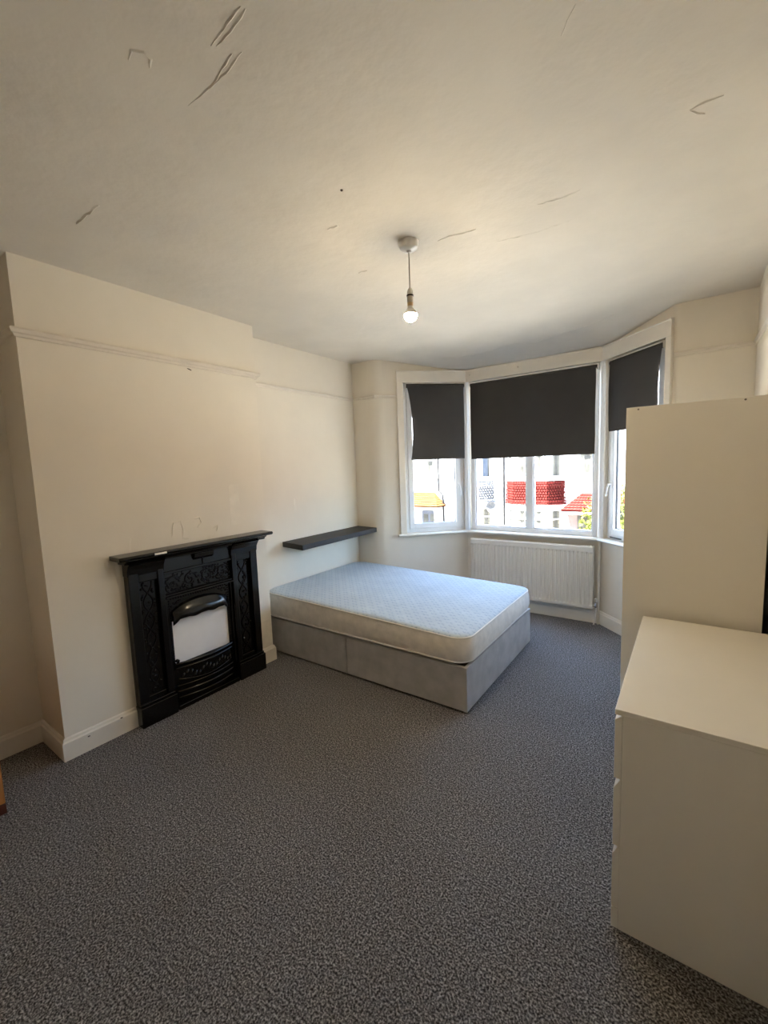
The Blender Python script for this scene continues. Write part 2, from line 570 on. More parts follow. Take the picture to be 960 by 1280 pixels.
# window head fascia, architraves, sill (mitred round the bay)
fas0 = along(A, B, OPL[0] - 0.07)
fas1 = along(C_, D, OPR[1] + 0.055)
FZ = 2.622
MB().sweep([fas0, B, C_, fas1], [(0, 2.495), (0.026, 2.495), (0.026, FZ - 0.012), (0.034, FZ - 0.010), (0.034, FZ), (0, FZ)]).obj('trim_4', 'trim', kind='structure', bevel=0.002)
MB().sweep([fas0, along(A, B, OPL[0])], [(0, SILL_Z), (0.024, SILL_Z), (0.024, 2.495), (0, 2.495)]).obj('trim_5', 'trim', kind='structure', bevel=0.004)
MB().sweep([along(C_, D, OPR[1]), fas1], [(0, SILL_Z), (0.024, SILL_Z), (0.024, 2.495), (0, 2.495)]).obj('trim_6', 'trim', kind='structure', bevel=0.004)
sl0 = along(A, B, OPL[0] - 0.10)
MB().sweep([sl0, B, C_, D], [(-0.05, 0.826), (0.062, 0.826), (0.070, 0.836), (0.062, 0.850), (-0.05, 0.850)]).obj('trim_7', 'trim', kind='structure', bevel=0.002)
for hx_ in (-2.0, -1.47):
    MB().lathe([(0.008, YB - 0.026), (0.008, YB - 0.034), (0.003, YB - 0.038)], (hx_, 0, 2.565), 8, axis='y').obj('hook_stub', 'trim', bpy.data.objects['trim_4'])
# white corner posts between the windows
for k, p in enumerate((B, C_)):
    MB().lathe([(0.040, SILL_Z + .004), (0.040, 2.496)], (p[0], p[1] + 0.018, 0), 12).obj('trim_%d' % (8 + k), 'upvc', kind='structure', smooth=False)

# ------------------------------------------------------------------ windows
def window(name, p, q, op, mullions=(), casement=None, hand=None):
    p, q = Vector(p), Vector(q)
    d = (q - p).normalized()
    w = thing(name, (p.x, p.y, 0), math.atan2(d.y, d.x), kind='structure')
    u0, u1 = op
    z0, z1 = 0.852, HEAD_Z
    y0, y1 = 0.035, 0.105
    fw_ = 0.042
    def frame(nm, a, b, c, e, t, ya, yb, par):
        m = MB()
        m.box(a, a + t, ya, yb, c, e)
        m.box(b - t, b, ya, yb, c, e)
        m.box(a + t, b - t, ya, yb, c, c + t)
        m.box(a + t, b - t, ya, yb, e - t, e)
        return m.obj(nm, 'upvc', par, bevel=0.004)
    frame('window_frame', u0, u1, z0, z1, fw_, y0, y1, w)
    edges = [u0 + fw_] + [m for m in mullions] + [u1 - fw_]
    for m in mullions:
        MB().box(m - 0.033, m + 0.033, y0, y1, z0 + fw_, z1 - fw_).obj('mullion', 'upvc', w, bevel=0.004)
    for k in range(len(edges) - 1):
        a = edges[k] + (0.033 if k > 0 else 0)
        b = edges[k + 1] - (0.033 if k < len(edges) - 2 else 0)
        if casement:
            sash = frame('sash', a + 0.002, b - 0.002, z0 + fw_ + .002, z1 - fw_ - .002, 0.056, y0 - 0.014, y1 - 0.012, w)
            g = 0.054
            gk = MB()
            aa, bb_, cc, ee = a + g, b - g, z0 + fw_ + g, z1 - fw_ - g
            for bx in ((aa, aa + .008, cc, ee), (bb_ - .008, bb_, cc, ee), (aa, bb_, cc, cc + .008), (aa, bb_, ee - .008, ee)):
                gk.box(bx[0], bx[1], y0 + 0.012, y0 + 0.03, bx[2], bx[3])
            gk.obj('gasket', 'gasket', sash)
            MB().box(aa, bb_, y0 + 0.018, y0 + 0.024, cc, ee).obj('pane', 'glass', sash)
            hx = (b - 0.030) if hand == 'right' else (a + 0.030)
            hz = 1.36
            h = MB()
            h.box(hx - 0.013, hx + 0.013, y0 - 0.024, y0 - 0.014, hz - 0.03, hz + 0.03)
            h.tube([(hx, y0 - 0.02, hz + .008), (hx, y0 - 0.045, hz + .008), (hx + (0.012 if hand == 'right' else -0.012), y0 - 0.05, hz - 0.03), (hx + (0.022 if hand == 'right' else -0.026), y0 - 0.05, hz - 0.105)], 0.0085, 8)
            h.obj('window_handle', 'upvc', sash, bevel=0.002)
        else:
            bead = frame('glazing_bead', a, b, z0 + fw_, z1 - fw_, 0.014, y0 + 0.012, y0 + 0.05, w)
            MB().box(a + .012, b - .012, y0 + 0.036, y0 + 0.042, z0 + fw_ + .012, z1 - fw_ - .012).obj('pane', 'glass', bead)
    return w
w1 = window('window_1', A, B, OPL, casement=True, hand='right')
w2 = window('window_2', B, C_, OPC, mullions=(0.690,))
w3 = window('window_3', C_, D, OPR, casement=True, hand='left')
# dark trickle-vent slot at the foot of the right-hand window
MB().box(OPR[0] + 0.05, OPR[0] + 0.20, 0.030, 0.036, 0.862, 0.874).obj('drain_slot', 'gasket', w3)

# ------------------------------------------------------------------ roller blinds
def blind(p, q, u0, u1, zt, zb, label, taper=(0.0, 0.0), seed=1):
    p, q = Vector(p), Vector(q)
    d = (q - p).normalized()
    t = thing('roller_blind', (p.x, p.y, 0), math.atan2(d.y, d.x), label=label, cat='blind', group='charcoal roller blinds in the bay window')
    yc = -0.004
    rnd = random.Random(seed)
    MB().lathe([(0.021, u0 - 0.0), (0.021, u1 + 0.0)], (0, yc, zt - 0.02), 16, axis='x').obj('roller_tube', 'blind', t)
    # fabric sheet with a gentle curl at both side edges
    nxx, nzz = 22, 30
    vs, fs = [], []
    for side in (0, 1):
        for j in range(nzz + 1):
            s = j / nzz
            z = (zt - 0.03) + (zb - (zt - 0.03)) * s
            pinch = math.sin(min(1, s * 1.15) * math.pi) ** 0.8 if s < 0.87 else 0.0
            pinch = math.sin(s * math.pi) ** 0.7
            a = u0 + 0.006 + taper[0] * pinch + taper[0] * 0.8 * s
            b = u1 - 0.006 - taper[1] * pinch
            for i in range(nxx + 1):
                c = i / nxx
                x = a + (b - a) * c
                e = max(0, 1 - min(c, 1 - c) / 0.10)
                y = yc - 0.019 - 0.012 * e * e * math.sin(s * math.pi) + 0.003 * math.sin(7 * c + 3 * s + seed) * s
                zz = z + (0.004 * math.sin(9 * c + seed) * (s ** 6))
                vs.append((x, y + side * 0.0012, zz))
    ww = nxx + 1
    k = ww * (nzz + 1)
    for j in range(nzz):
        for i in range(nxx):
            a = j * ww + i
            fs.append((a, a + 1, a + 1 + ww, a + ww))
            fs.append((a + k, a + ww + k, a + 1 + ww + k, a + 1 + k))
    fab = MB().add(vs, fs).obj('fabric', 'blind', t, smooth=True)
    MB().box(u0 + 0.008 + taper[0], u1 - 0.008, yc - 0.024, yc - 0.016, zb - 0.004, zb + 0.022).obj('bottom_bar', 'blind_hem', t, bevel=0.003)
    for u in (u0 - 0.006, u1 + 0.002):
        MB().box(u, u + 0.004, yc - 0.024, yc + 0.026, zt - 0.046, zt + 0.006).obj('bracket', 'plastic', t, bevel=0.001)
    MB().box(u0, u1, yc - 0.004, yc + 0.03, zt + 0.003, zt + 0.012).obj('head_rail', 'plastic', t)
    return t
b1 = blind(A, B, OPL[0] + 0.035, OPL[1] + 0.0, 2.482, 1.668, 'narrow charcoal roller blind over the left casement of the bay', taper=(0.035, 0.004), seed=3)
b2 = blind(B, C_, OPC[0] + 0.02, OPC[1] - 0.012, 2.474, 1.655, 'wide charcoal roller blind over the middle bay window above the radiator', taper=(0.002, 0.006), seed=5)
b3 = blind(C_, D, OPR[0] + 0.07, OPR[1] - 0.02, 2.470, 1.850, 'short charcoal roller blind at the right of the bay, nearest the wardrobe', taper=(0.006, 0.016), seed=8)
for bl, u in ((b2, OPC[1] - 0.02), (b3, OPR[0] + 0.035)):
    MB().tube([(u, -0.03, 2.44), (u + 0.004, -0.032, 2.1), (u - 0.002, -0.033, 1.55), (u + 0.006, -0.034, 1.30)], 0.0028, 6).obj('pull_chain', 'chain', bl)

# ------------------------------------------------------------------ radiator
def radiator():
    x0, x1, zb, zt = -1.985, -0.735, 0.155, 0.775
    yf, yb = 4.405, 4.462
    t = thing('radiator', (x0, yb, zb), label='long white ribbed panel radiator under the middle bay window', cat='radiator')
    L = (x0, yb, zb)
    n = 31
    per = (x1 - x0 - 0.03) / n
    xs, dep = [x0, x0 + 0.015], [0, 0]
    for i in range(n):
        b = x0 + 0.015 + i * per
        for fr_, dd in ((0.16, 0), (0.30, 1), (0.62, 1), (0.76, 0)):
            xs.append(b + fr_ * per)
            dep.append(dd)
    xs += [x1 - 0.015, x1]
    dep += [0, 0]
    rows = [(zb, 0.3), (zb + 0.012, 0.0), (zb + 0.030, 0.0), (zb + 0.048, 1), (zt - 0.075, 1), (zt - 0.055, 0), (zt - 0.012, 0), (zt, 0.3)]
    vs, fs = [], []
    for z, k in rows:
        edge = 0.008 if k == 0.3 else 0.0
        for x, dd in zip(xs, dep):
            vs.append((x, yf + edge + (0.010 * (1 - dd) if k == 1 else 0.0) + (0.0), z))
    m = len(xs)
    for j in range(len(rows) - 1):
        for i in range(m - 1):
            a = j * m + i
            fs.append((a, a + 1, a + 1 + m, a + m))
    shift(MB().add(vs, fs), L).obj('front_panel', 'radiator', t)
    shift(MB().box(x0 + .002, x1 - .002, yb - 0.012, yb, zb, zt - .01), L).obj('back_panel', 'radiator', t)
    for xa in (x0 - 0.002, x1 - 0.002):
        shift(MB().box(xa, xa + 0.004, yf + 0.006, yb, zb + 0.01, zt), L).obj('side_cover', 'radiator', t)
    g = MB()
    for k in range(60):
        xa = x0 + 0.01 + k * (x1 - x0 - 0.02) / 60
        g.box(xa, xa + 0.012, yf + 0.008, yb, zt - 0.004, zt)
    shift(g, L).obj('top_grille', 'radiator', t, kind='stuff')
    for xa in (x0 + 0.2, x1 - 0.2):
        shift(MB().box(xa - .015, xa + .015, yb, YB - 0.003, zb + 0.05, zt - 0.08), L).obj('wall_bracket', 'radiator', t)
    v = MB().lathe([(0.010, x1 + 0.002), (0.010, x1 + 0.03)], (0, yf + 0.03, zb + 0.035), 12, axis='x')
    v.lathe([(0.014, 0), (0.016, 0.01), (0.013, 0.045), (0.008, 0.05)], (x1 + 0.028, yf + 0.03, zb + 0.02), 12)
    vo = shift(v, L).obj('valve', 'chrome', t, smooth=False)
    shift(MB().lathe([(0.013, 0), (0.013, 0.035), (0.009, 0.04)], (x1 + 0.028, yf + 0.03, zb + 0.07), 12), L).obj('valve_cap', 'plastic', vo)
    shift(MB().tube([(x1 + 0.028, yf + 0.03, zb + 0.02), (x1 + 0.028, yf + 0.03, zb - 0.03), (x1 + 0.022, yf + 0.03, 0.08), (x1 + 0.012, yf + 0.028, 0.0)], 0.0075, 8), L).obj('pipe', 'radiator', t)
    shift(MB().tube([(x0 - 0.02, yf + 0.03, zb + 0.035), (x0 - 0.02, yf + 0.03, 0)], 0.0075, 8), L).obj('pipe', 'radiator', t)
    # long riser pipe in the right-hand corner of the bay
    return t
radiator()
MB().tube([(C_[0] - 0.012, YB - 0.03, 0.0), (C_[0] - 0.012, YB - 0.03, 0.82)], 0.010, 8).obj('riser_pipe', 'trim')
tag(bpy.data.objects['riser_pipe'], 'thin cream painted riser pipe in the bay corner right of the radiator', 'pipe')

# ------------------------------------------------------------------ fireplace
def fireplace():
    xw = XCH
    t = thing('fireplace', (xw, 1.645, 0), label='black gloss cast iron fireplace with floral relief on the chimney breast', cat='fireplace')
    L = (xw, 1.645, 0)
    def P(mb, name, material='iron', par=None, **kw):
        return shift(mb, L).obj(name, material, par or t, **kw)
    yl, yr = FP0, FP1
    zt = 1.065
    F = lambda a: xw + a
    # back plate with the opening left free
    oy0, oy1, oz0, oz1 = 1.425, 1.850, 0.295, 0.62
    m = MB()
    m.box(F(0.001), F(0.028), yl, oy0, 0, zt)
    m.box(F(0.001), F(0.028), oy1, yr, 0, zt)
    m.box(F(0.001), F(0.028), oy0, oy1, oz1 - 0.01, zt)
    m.box(F(0.001), F(0.028), oy0, oy1, 0, oz0 + 0.01)
    P(m, 'back_plate')
    # pilasters: two stiles, a sunk strip with relief, a flared head
    for side, (a, b) in (('l', (yl, 1.385)), ('r', (1.895, yr))):
        m = MB()
        s0, s1 = (0.062, 0.040) if side == 'l' else (0.040, 0.062)
        m.box(F(0.02), F(0.062), a, a + s0, 0.14, zt)
        m.box(F(0.02), F(0.062), b - s1, b, 0.14, zt)
        m.box(F(0.02), F(0.045), a + s0, b - s1, 0.14, 0.18)
        m.box(F(0.02), F(0.058), a + s0, b - s1, 0.93, zt)
        pil = P(m, 'pilaster', bevel=0.006)
        # ogee flare under the mantel
        m = MB()
        prof = [(F(0.0), 0.98), (F(0.060), 0.98), (F(0.066), 1.02), (F(0.085), 1.05), (F(0.10), zt), (F(0.0), zt)]
        m.add(*_prism_y(prof, a - 0.004, b + 0.004))
        P(m, 'pilaster_cap', bevel=0.003)
        # floral stem in the sunk strip
        yc, z0, z1 = (a + s0 + b - s1) / 2, 0.19, 0.92
        wv = (b - s1 - a - s0) / 2 - 0.006
        rnd = random.Random(4 if side == 'l' else 9)
        r = MB()
        for ph in (0.0, math.pi):
            r.tube([(F(0.032), yc + wv * 0.55 * math.sin(ph + z * 26), z) for z in [z0 + (z1 - z0) * i / 60 for i in range(61)]], 0.0042, 6)
        for i in range(46):
            z = z0 + (z1 - z0) * (i + 0.5) / 46
            yy = yc + wv * rnd.uniform(-0.85, 0.85)
            an = rnd.uniform(0, math.pi)
            r.dome((F(0.028), yy, z), (0, math.cos(an), math.sin(an)), (0, -math.sin(an), math.cos(an)), (1, 0, 0), rnd.uniform(0.009, 0.016), rnd.uniform(0.005, 0.008), rnd.uniform(0.008, 0.015), 7)
        P(r, 'floral_relief', smooth=True, kind='stuff', par=None)
        # plinth block
        m = MB().box(F(0.001), F(0.082), a - 0.006, b + 0.008, 0.0, 0.135)
        m.box(F(0.001), F(0.070), a - 0.002, b + 0.004, 0.135, 0.152)
        P(m, 'plinth_block', bevel=0.006)
    # upper frieze: plain sunk band with a centre drop
    m = MB().box(F(0.02), F(0.046), 1.385, 1.895, 0.955, zt)
    P(m, 'plain_frieze', bevel=0.003)
    m = MB().box(F(0.03), F(0.058), 1.385, 1.895, 0.945, 0.962)
    m.box(F(0.03), F(0.060), 1.385, 1.895, zt - 0.016, zt)
    P(m, 'frieze_moulding', bevel=0.004)
    m = MB()
    m.add(*_prism_y([(F(0.03), 1.05), (F(0.074), 1.05), (F(0.066), 1.02), (F(0.05), 1.005), (F(0.03), 1.0)], 1.60, 1.75))
    m.tube([(F(0.05), 1.655, 1.03), (F(0.052), 1.672, 1.00), (F(0.052), 1.672, 0.955), (F(0.05), 1.70, 0.92)], 0.006, 6)
    P(m, 'centre_drop', bevel=0.003)
    # floral frieze
    rnd = random.Random(21)
    r = MB()
    for k in range(4):
        cy = 1.385 + 0.064 + k * 0.127
        pts = []
        for i in range(26):
            a = i / 25 * 2.2 * math.pi
            rr = 0.050 * (1 - i / 34)
            pts.append((F(0.034), cy + rr * math.cos(a) * 1.0, 0.872 + rr * math.sin(a) * 1.05))
        r.tube(pts, 0.0048, 6)
    for i in range(120):
        yy, zz = rnd.uniform(1.40, 1.885), rnd.uniform(0.815, 0.935)
        an = rnd.uniform(0, math.pi)
        r.dome((F(0.027), yy, zz), (0, math.cos(an), math.sin(an)), (0, -math.sin(an), math.cos(an)), (1, 0, 0), rnd.uniform(0.009, 0.019), rnd.uniform(0.005, 0.009), rnd.uniform(0.007, 0.018), 7)
    P(r, 'floral_frieze', smooth=True, kind='stuff')
    # beaded ledge
    m = MB().box(F(0.02), F(0.066), 1.385, 1.895, 0.780, 0.794)
    m.box(F(0.02), F(0.054), 1.385, 1.895, 0.794, 0.806)
    P(m, 'ledge_moulding', bevel=0.004)
    # inner border with beads
    m = MB()
    for ya in (1.385, 1.878):
        P(MB().box(F(0.02), F(0.044), ya, ya + 0.017, 0.15, 0.78), 'inner_border', bevel=0.004)
    r = MB()
    for i in range(26):
        z = 0.31 + i * 0.0178
        for yy in (1.414, 1.864):
            r.dome((F(0.027), yy, z), (0, 1, 0), (0, 0, 1), (1, 0, 0), 0.0075, 0.0065, 0.011, 7)
    for i in range(24):
        yy = 1.43 + i * 0.018
        for z in (0.765,):
            r.dome((F(0.027), yy, z), (0, 1, 0), (0, 0, 1), (1, 0, 0), 0.0065, 0.006, 0.010, 7)
    rnd = random.Random(33)
    for i in range(36):
        s = rnd.choice((0, 1))
        yy = rnd.uniform(1.425, 1.49) if s == 0 else rnd.uniform(1.79, 1.855)
        r.dome((F(0.027), yy, rnd.uniform(0.63, 0.755)), (0, 1, 0), (0, 0, 1), (1, 0, 0), rnd.uniform(.006, .014), rnd.uniform(.005, .009), rnd.uniform(.006, .014), 7)
    P(r, 'bead_relief', smooth=True, kind='stuff')
    # smooth bulging hood with a scalloped lip
    n, mrow = 28, 8
    hy0, hy1 = 1.425, 1.850
    vs, fs = [], []
    def lip(c):
        s = abs(c - 0.5) * 2
        e = 0.628 + 0.006 * math.cos(s * math.pi * 3.0) - 0.036 * max(0, (s - 0.78) / 0.22) ** 0.8
        return e
    for j in range(mrow + 1):
        q = j / mrow
        for i in range(n + 1):
            c = i / n
            zl = lip(c)
            ztop = 0.735 - 0.06 * (abs(c - 0.5) * 2) ** 2.5
            z = ztop + (zl - ztop) * q
            inner = max(0, 1 - (abs(c - 0.5) * 2) ** 3)
            x = 0.030 + 0.050 * math.sin(q * math.pi * 0.62) * (0.25 + 0.75 * inner)
            vs.append((F(x), hy0 + (hy1 - hy0) * c, z))
    for j in range(mrow):
        for i in range(n):
            a = j * (n + 1) + i
            fs.append((a, a + 1, a + n + 2, a + n + 1))
    m = MB().add(vs, fs)
    o = P(m, 'hood', smooth=True)
    sd = o.modifiers.new('thick', 'SOLIDIFY'); sd.thickness = 0.012; sd.offset = 0
    # board closing the opening
    P(MB().box(F(0.006), F(0.020), oy0 - 0.004, oy1 + 0.004, oz0 - 0.01, 0.66), 'opening_board', 'board')
    # bowed grate front
    def bow(z, r, amp=0.05, a=1.405, b=1.875, base=0.03):
        return MB().tube([(F(base + amp * math.sin(math.pi * i / 20) ** 0.8), a + (b - a) * i / 20, z) for i in range(21)], r, 8)
    for z, r_ in ((0.312, 0.011), (0.282, 0.008), (0.158, 0.008), (0.118, 0.012), (0.075, 0.010)):
        P(bow(z, r_, 0.055), 'grate_bar', smooth=True)
    vs, fs = [], []
    for j, z in enumerate((0.03, 0.09, 0.16, 0.22, 0.285)):
        for i in range(21):
            vs.append((F(0.026 + 0.050 * math.sin(math.pi * i / 20) ** 0.8 - 0.004 * (j == 0)), 1.405 + 0.47 * i / 20, z))
    for j in range(4):
        for i in range(20):
            a = j * 21 + i
            fs.append((a, a + 1, a + 22, a + 21))
    P(MB().add(vs, fs), 'fret_panel', smooth=True)
    r = MB()
    for i in range(15):
        c = 0.12 + i * 0.055
        yy = 1.405 + 0.47 * c
        xx = F(0.026 + 0.050 * math.sin(math.pi * c) ** 0.8)
        zz = 0.222 + 0.018 * math.sin(i * 1.3)
        r.dome((xx, yy, zz), (0, 0.55, 0.83), (0, -0.83, 0.55), (1, 0, 0), 0.024, 0.009, 0.012, 8)
    r.tube([(F(0.030 + 0.050 * math.sin(math.pi * (0.05 + 0.9 * i / 30)) ** 0.8), 1.405 + 0.47 * (0.05 + 0.9 * i / 30), 0.205 - 0.03 * math.sin(math.pi * i / 30)) for i in range(31)], 0.005, 6)
    P(r, 'leaf_relief', smooth=True, kind='stuff')
    P(MB().lathe([(0.012, F(0.034)), (0.012, F(0.052)), (0.006, F(0.056))], (0, 1.432, 0.335), 12, axis='x'), 'knob')
    m = MB().box(F(0.001), F(0.075), 1.402, 1.886, 0.0, 0.035)
    P(m, 'hearth_strip', bevel=0.006)
    # mantel shelf with stepped bed mould
    my0, my1 = 1.095, 2.235
    m = MB()
    m.add(*_prism_y([(F(0.0), 1.062), (F(0.088), 1.062), (F(0.098), 1.076), (F(0.116), 1.086), (F(0.116), 1.094), (F(0.0), 1.094)], my0 + 0.045, my1 - 0.045))
    P(m, 'bed_mould', bevel=0.002)
    m = MB()
    m.add(*_prism_y([(F(0.0005), 1.094), (F(0.128), 1.094), (F(0.140), 1.100), (F(0.142), 1.112), (F(0.134), 1.120), (F(0.0005), 1.122)], my0, my1))
    ms = P(m, 'mantel_shelf', bevel=0.003)
    P(MB().box(F(0.139), F(0.1435), 1.30, 1.375, 1.103, 1.115), 'chipped_paint_patch', 'filler')
    return t

def _prism_y(poly, y0, y1):
    n = len(poly)
    vs = [(p[0], y0, p[1]) for p in poly] + [(p[0], y1, p[1]) for p in poly]
    fs = [tuple(range(n)), tuple(range(n, 2 * n))[::-1]] + [(i, n + i, n + (i + 1) % n, (i + 1) % n) for i in range(n)]
    return vs, fs
fireplace()

# ------------------------------------------------------------------ floating shelf
sh = thing('floating_shelf', (XAL, 3.2, 0.89), label='black-brown floating wall shelf above the head of the bed', cat='shelf')
MB().add(*(lambda: ([(0.001, -0.552, 0.0), (0.268, -0.552, -0.012), (0.268, 0.570, -0.004), (0.001, 0.570, 0.004), (0.001, -0.552, 0.048), (0.268, -0.552, 0.036), (0.268, 0.570, 0.044), (0.001, 0.570, 0.052)], [(0, 3, 2, 1), (4, 5, 6, 7), (0, 1, 5, 4), (1, 2, 6, 5), (2, 3, 7, 6), (3, 0, 4, 7)]))()).obj('board', 'shelf', sh, bevel=0.002)
MB().lathe([(0.006, 0.0), (0.006, 0.0015)], (0.10, -0.50, 0.0445), 10).obj('fixing_mark', 'black', sh)

# ------------------------------------------------------------------ bed
def rrect(x0, x1, y0, y1, r, n=8):
    pts = []
    for cx, cy, a0 in ((x1 - r, y0 + r, -90), (x1 - r, y1 - r, 0), (x0 + r, y1 - r, 90), (x0 + r, y0 + r, 180)):
        for i in range(n + 1):
            a = math.radians(a0 + 90 * i / n)
            pts.append((cx + r * math.cos(a), cy + r * math.sin(a)))
    return pts

BX0, BX1, BY0, BY1 = -3.062, -1.117, 2.388, 3.722
def divan():
    t = thing('divan_base', ((BX0 + BX1) / 2, BY0, 0), label='grey fabric divan base in two halves standing on the carpet', cat='bed base')
    L = ((BX0 + BX1) / 2, BY0, 0)
    xm = -2.130
    for a, b in ((BX0, xm - 0.003), (xm + 0.003, BX1)):
        hb = shift(MB().prism(rrect(a, b, BY0, BY1, 0.012, 3), 0.012, 0.312), L).obj('base_half', 'divan', t, bevel=0.006)
        shift(MB().box(a + 0.02, b - 0.02, BY0 + 0.02, BY1 - 0.02, 0.312, 0.316), L).obj('platform_cloth', 'platform', hb)
        for cx, cy in ((a + .1, BY0 + .1), (b - .1, BY0 + .1), (a + .1, BY1 - .1), (b - .1, BY1 - .1)):
            shift(MB().lathe([(0.02, 0.0), (0.02, 0.013)], (cx, cy, 0), 10), L).obj('glide', 'black', hb)
    # raised corner and seam tapes
    s = MB()
    s.box(BX1 - 0.016, BX1 + 0.0025, BY0 - 0.0025, BY0 + 0.012, 0.014, 0.310)
    shift(s, L).obj('corner_tape', 'divan', t, bevel=0.002)
    shift(MB().tube([(xm + 0.003, BY0 - 0.001, 0.014), (xm + 0.003, BY0 - 0.001, 0.312)], 0.004, 6), L).obj('seam_piping', 'divan', t)
    shift(MB().tube([(BX0 + .01, BY0 + .001, 0.308), (BX1 - .005, BY0 + .001, 0.308), (BX1 - .001, BY0 + .01, 0.308), (BX1 - .001, BY1 - .01, 0.308)], 0.004, 6), L).obj('top_piping', 'divan', t)
divan()

def mattress():
    t = thing('mattress', ((BX0 + BX1) / 2, (BY0 + BY1) / 2, 0.318), label='pale blue patterned mattress with cream sides lying on the divan base', cat='mattress')
    x0, x1, y0, y1 = BX0 - 0.008, BX1 + 0.0, BY0 + 0.004, BY1 + 0.008
    cx, cy = (x0 + x1) / 2, (y0 + y1) / 2
    L = (cx, cy, 0.318)
    zb = 0.318
    def ztop(x, y):
        s = (x - x0) / (x1 - x0)
        return 0.545 - 0.045 * s + 0.004 * math.sin(5 * x) * math.sin(6 * y)
    def zbot(x, y):
        # mattress corner lifts slightly at the foot
        s = (x - x0) / (x1 - x0)
        f = 1 - (y - y0) / (y1 - y0)
        return zb + 0.004 + 0.012 * max(0, 2 * abs(s - 0.5) - 0.8) * 2 * max(0, f)
    N = 10
    out = rrect(x0, x1, y0, y1, 0.115, N)
    n = len(out)
    vs, fs = [], []
    lv = [(0.000, 0.0), (-0.006, 0.10), (-0.014, 0.30), (-0.016, 0.55), (-0.012, 0.78), (0.000, 1.0)]
    for off, k in lv:
        for (x, y) in out:
            d = Vector((x - cx, y - cy)); d.normalize()
            a, b = zbot(x, y) + 0.006, ztop(x, y) - 0.012
            rip = 0.0022 * math.sin(26 * x + 31 * y + 9 * k) * math.sin(math.pi * k)
            vs.append((x - d.x * (off + rip), y - d.y * (off + rip), a + (b - a) * k))
    for j in range(len(lv) - 1):
        for i in range(n):
            i2 = (i + 1) % n
            fs.append((j * n + i, j * n + i2, (j + 1) * n + i2, (j + 1) * n + i))
    fs.append(tuple(range(n))[::-1])
    shift(MB().add(vs, fs), L).obj('side_border', 'ticking', t, smooth=True)
    # top panel: rings shrinking inward with soft shoulders
    vs, fs = [], []
    rings = [(1.0, -0.010), (0.994, -0.003), (0.98, 0.002), (0.94, 0.005), (0.86, 0.006), (0.7, 0.006), (0.5, 0.006), (0.25, 0.006), (0.05, 0.006)]
    for s, dz in rings:
        for (x, y) in out:
            hx, hy = (x1 - x0) / 2, (y1 - y0) / 2
            ins = (1 - s) * hy
            X = cx + (x - cx) * (hx - ins) / hx
            Y = cy + (y - cy) * s
            vs.append((X, Y, ztop(X, Y) + dz))
    for j in range(len(rings) - 1):
        for i in range(n):
            i2 = (i + 1) % n
            fs.append((j * n + i, j * n + i2, (j + 1) * n + i2, (j + 1) * n + i))
    fs.append(tuple(range((len(rings) - 1) * n, len(rings) * n)))
    shift(MB().add(vs, fs), L).obj('top_panel', 'ticking_top', t, smooth=True)
    shift(MB().tube([(x, y, ztop(x, y) - 0.010) for x, y in out], 0.0065, 8, closed=True), L).obj('piping', 'piping', t, smooth=True)
    shift(MB().tube([(x, y, zbot(x, y) + 0.008) for x, y in out], 0.0065, 8, closed=True), L).obj('piping', 'piping', t, smooth=True)
    return t
mattress()

# ------------------------------------------------------------------ chest of drawers
def chest():
    x0, x1, y0, y1 = -0.176, 0.305, 1.493, 2.495
    t = thing('chest_of_drawers', ((x0 + x1) / 2, (y0 + y1) / 2, 0), label='low off-white three-drawer chest in the right foreground', cat='chest')
    L = ((x0 + x1) / 2, (y0 + y1) / 2, 0)
    bx = -0.1535
    P = lambda mb, n, m='furn', par=None, **k: shift(mb, L).obj(n, m, par or t, **k)
    P(MB().box(x0, x1, y0, y1, 0.772, 0.791), 'top_board', bevel=0.0015)
    P(MB().box(bx, x1, y0 + .001, y0 + 0.018, 0.0, 0.7715), 'side_panel', bevel=0.001)
    P(MB().box(bx, x1, y1 - 0.018, y1 - .001, 0.0, 0.7715), 'side_panel', bevel=0.001)
    P(MB().box(x1 - 0.006, x1 - .001, y0 + 0.018, y1 - 0.018, 0.03, 0.7715), 'back_panel')
    P(MB().box(bx + .002, bx + 0.014, y0 + 0.018, y1 - 0.018, 0.08, 0.77), 'inner_rail', 'furn_in')
    for z0, z1, ch in ((0.550, 0.752, 0.016), (0.308, 0.512, 0.034), (0.078, 0.272, 0.034)):
        prof = [(x0, z0), (bx - 0.001, z0), (bx - 0.001, z1 + ch), (bx - 0.004, z1 + ch), (x0, z1)]
        d = P(MB().add(*_prism_y(prof, y0 + 0.002, y1 - 0.002)), 'drawer', bevel=0.0008)
        P(MB().add(*_prism_y([(x0 + .0004, z1 + .0006), (bx - .0045, z1 + ch + .0003), (bx - .0045, z1 + ch + .0013), (x0 + .0004, z1 + .0016)], y0 + 0.002, y1 - 0.002)), 'finger_pull', 'furn_in', par=d)
        P(MB().box(bx + 0.016, x1 - 0.03, y0 + 0.03, y1 - 0.03, z0 + 0.02, z1 - 0.02), 'drawer_box', 'furn_in', par=d)
    P(MB().box(x0, bx - 0.001, y0 + .002, y1 - .002, 0.0, 0.074), 'plinth', bevel=0.0008)
chest()

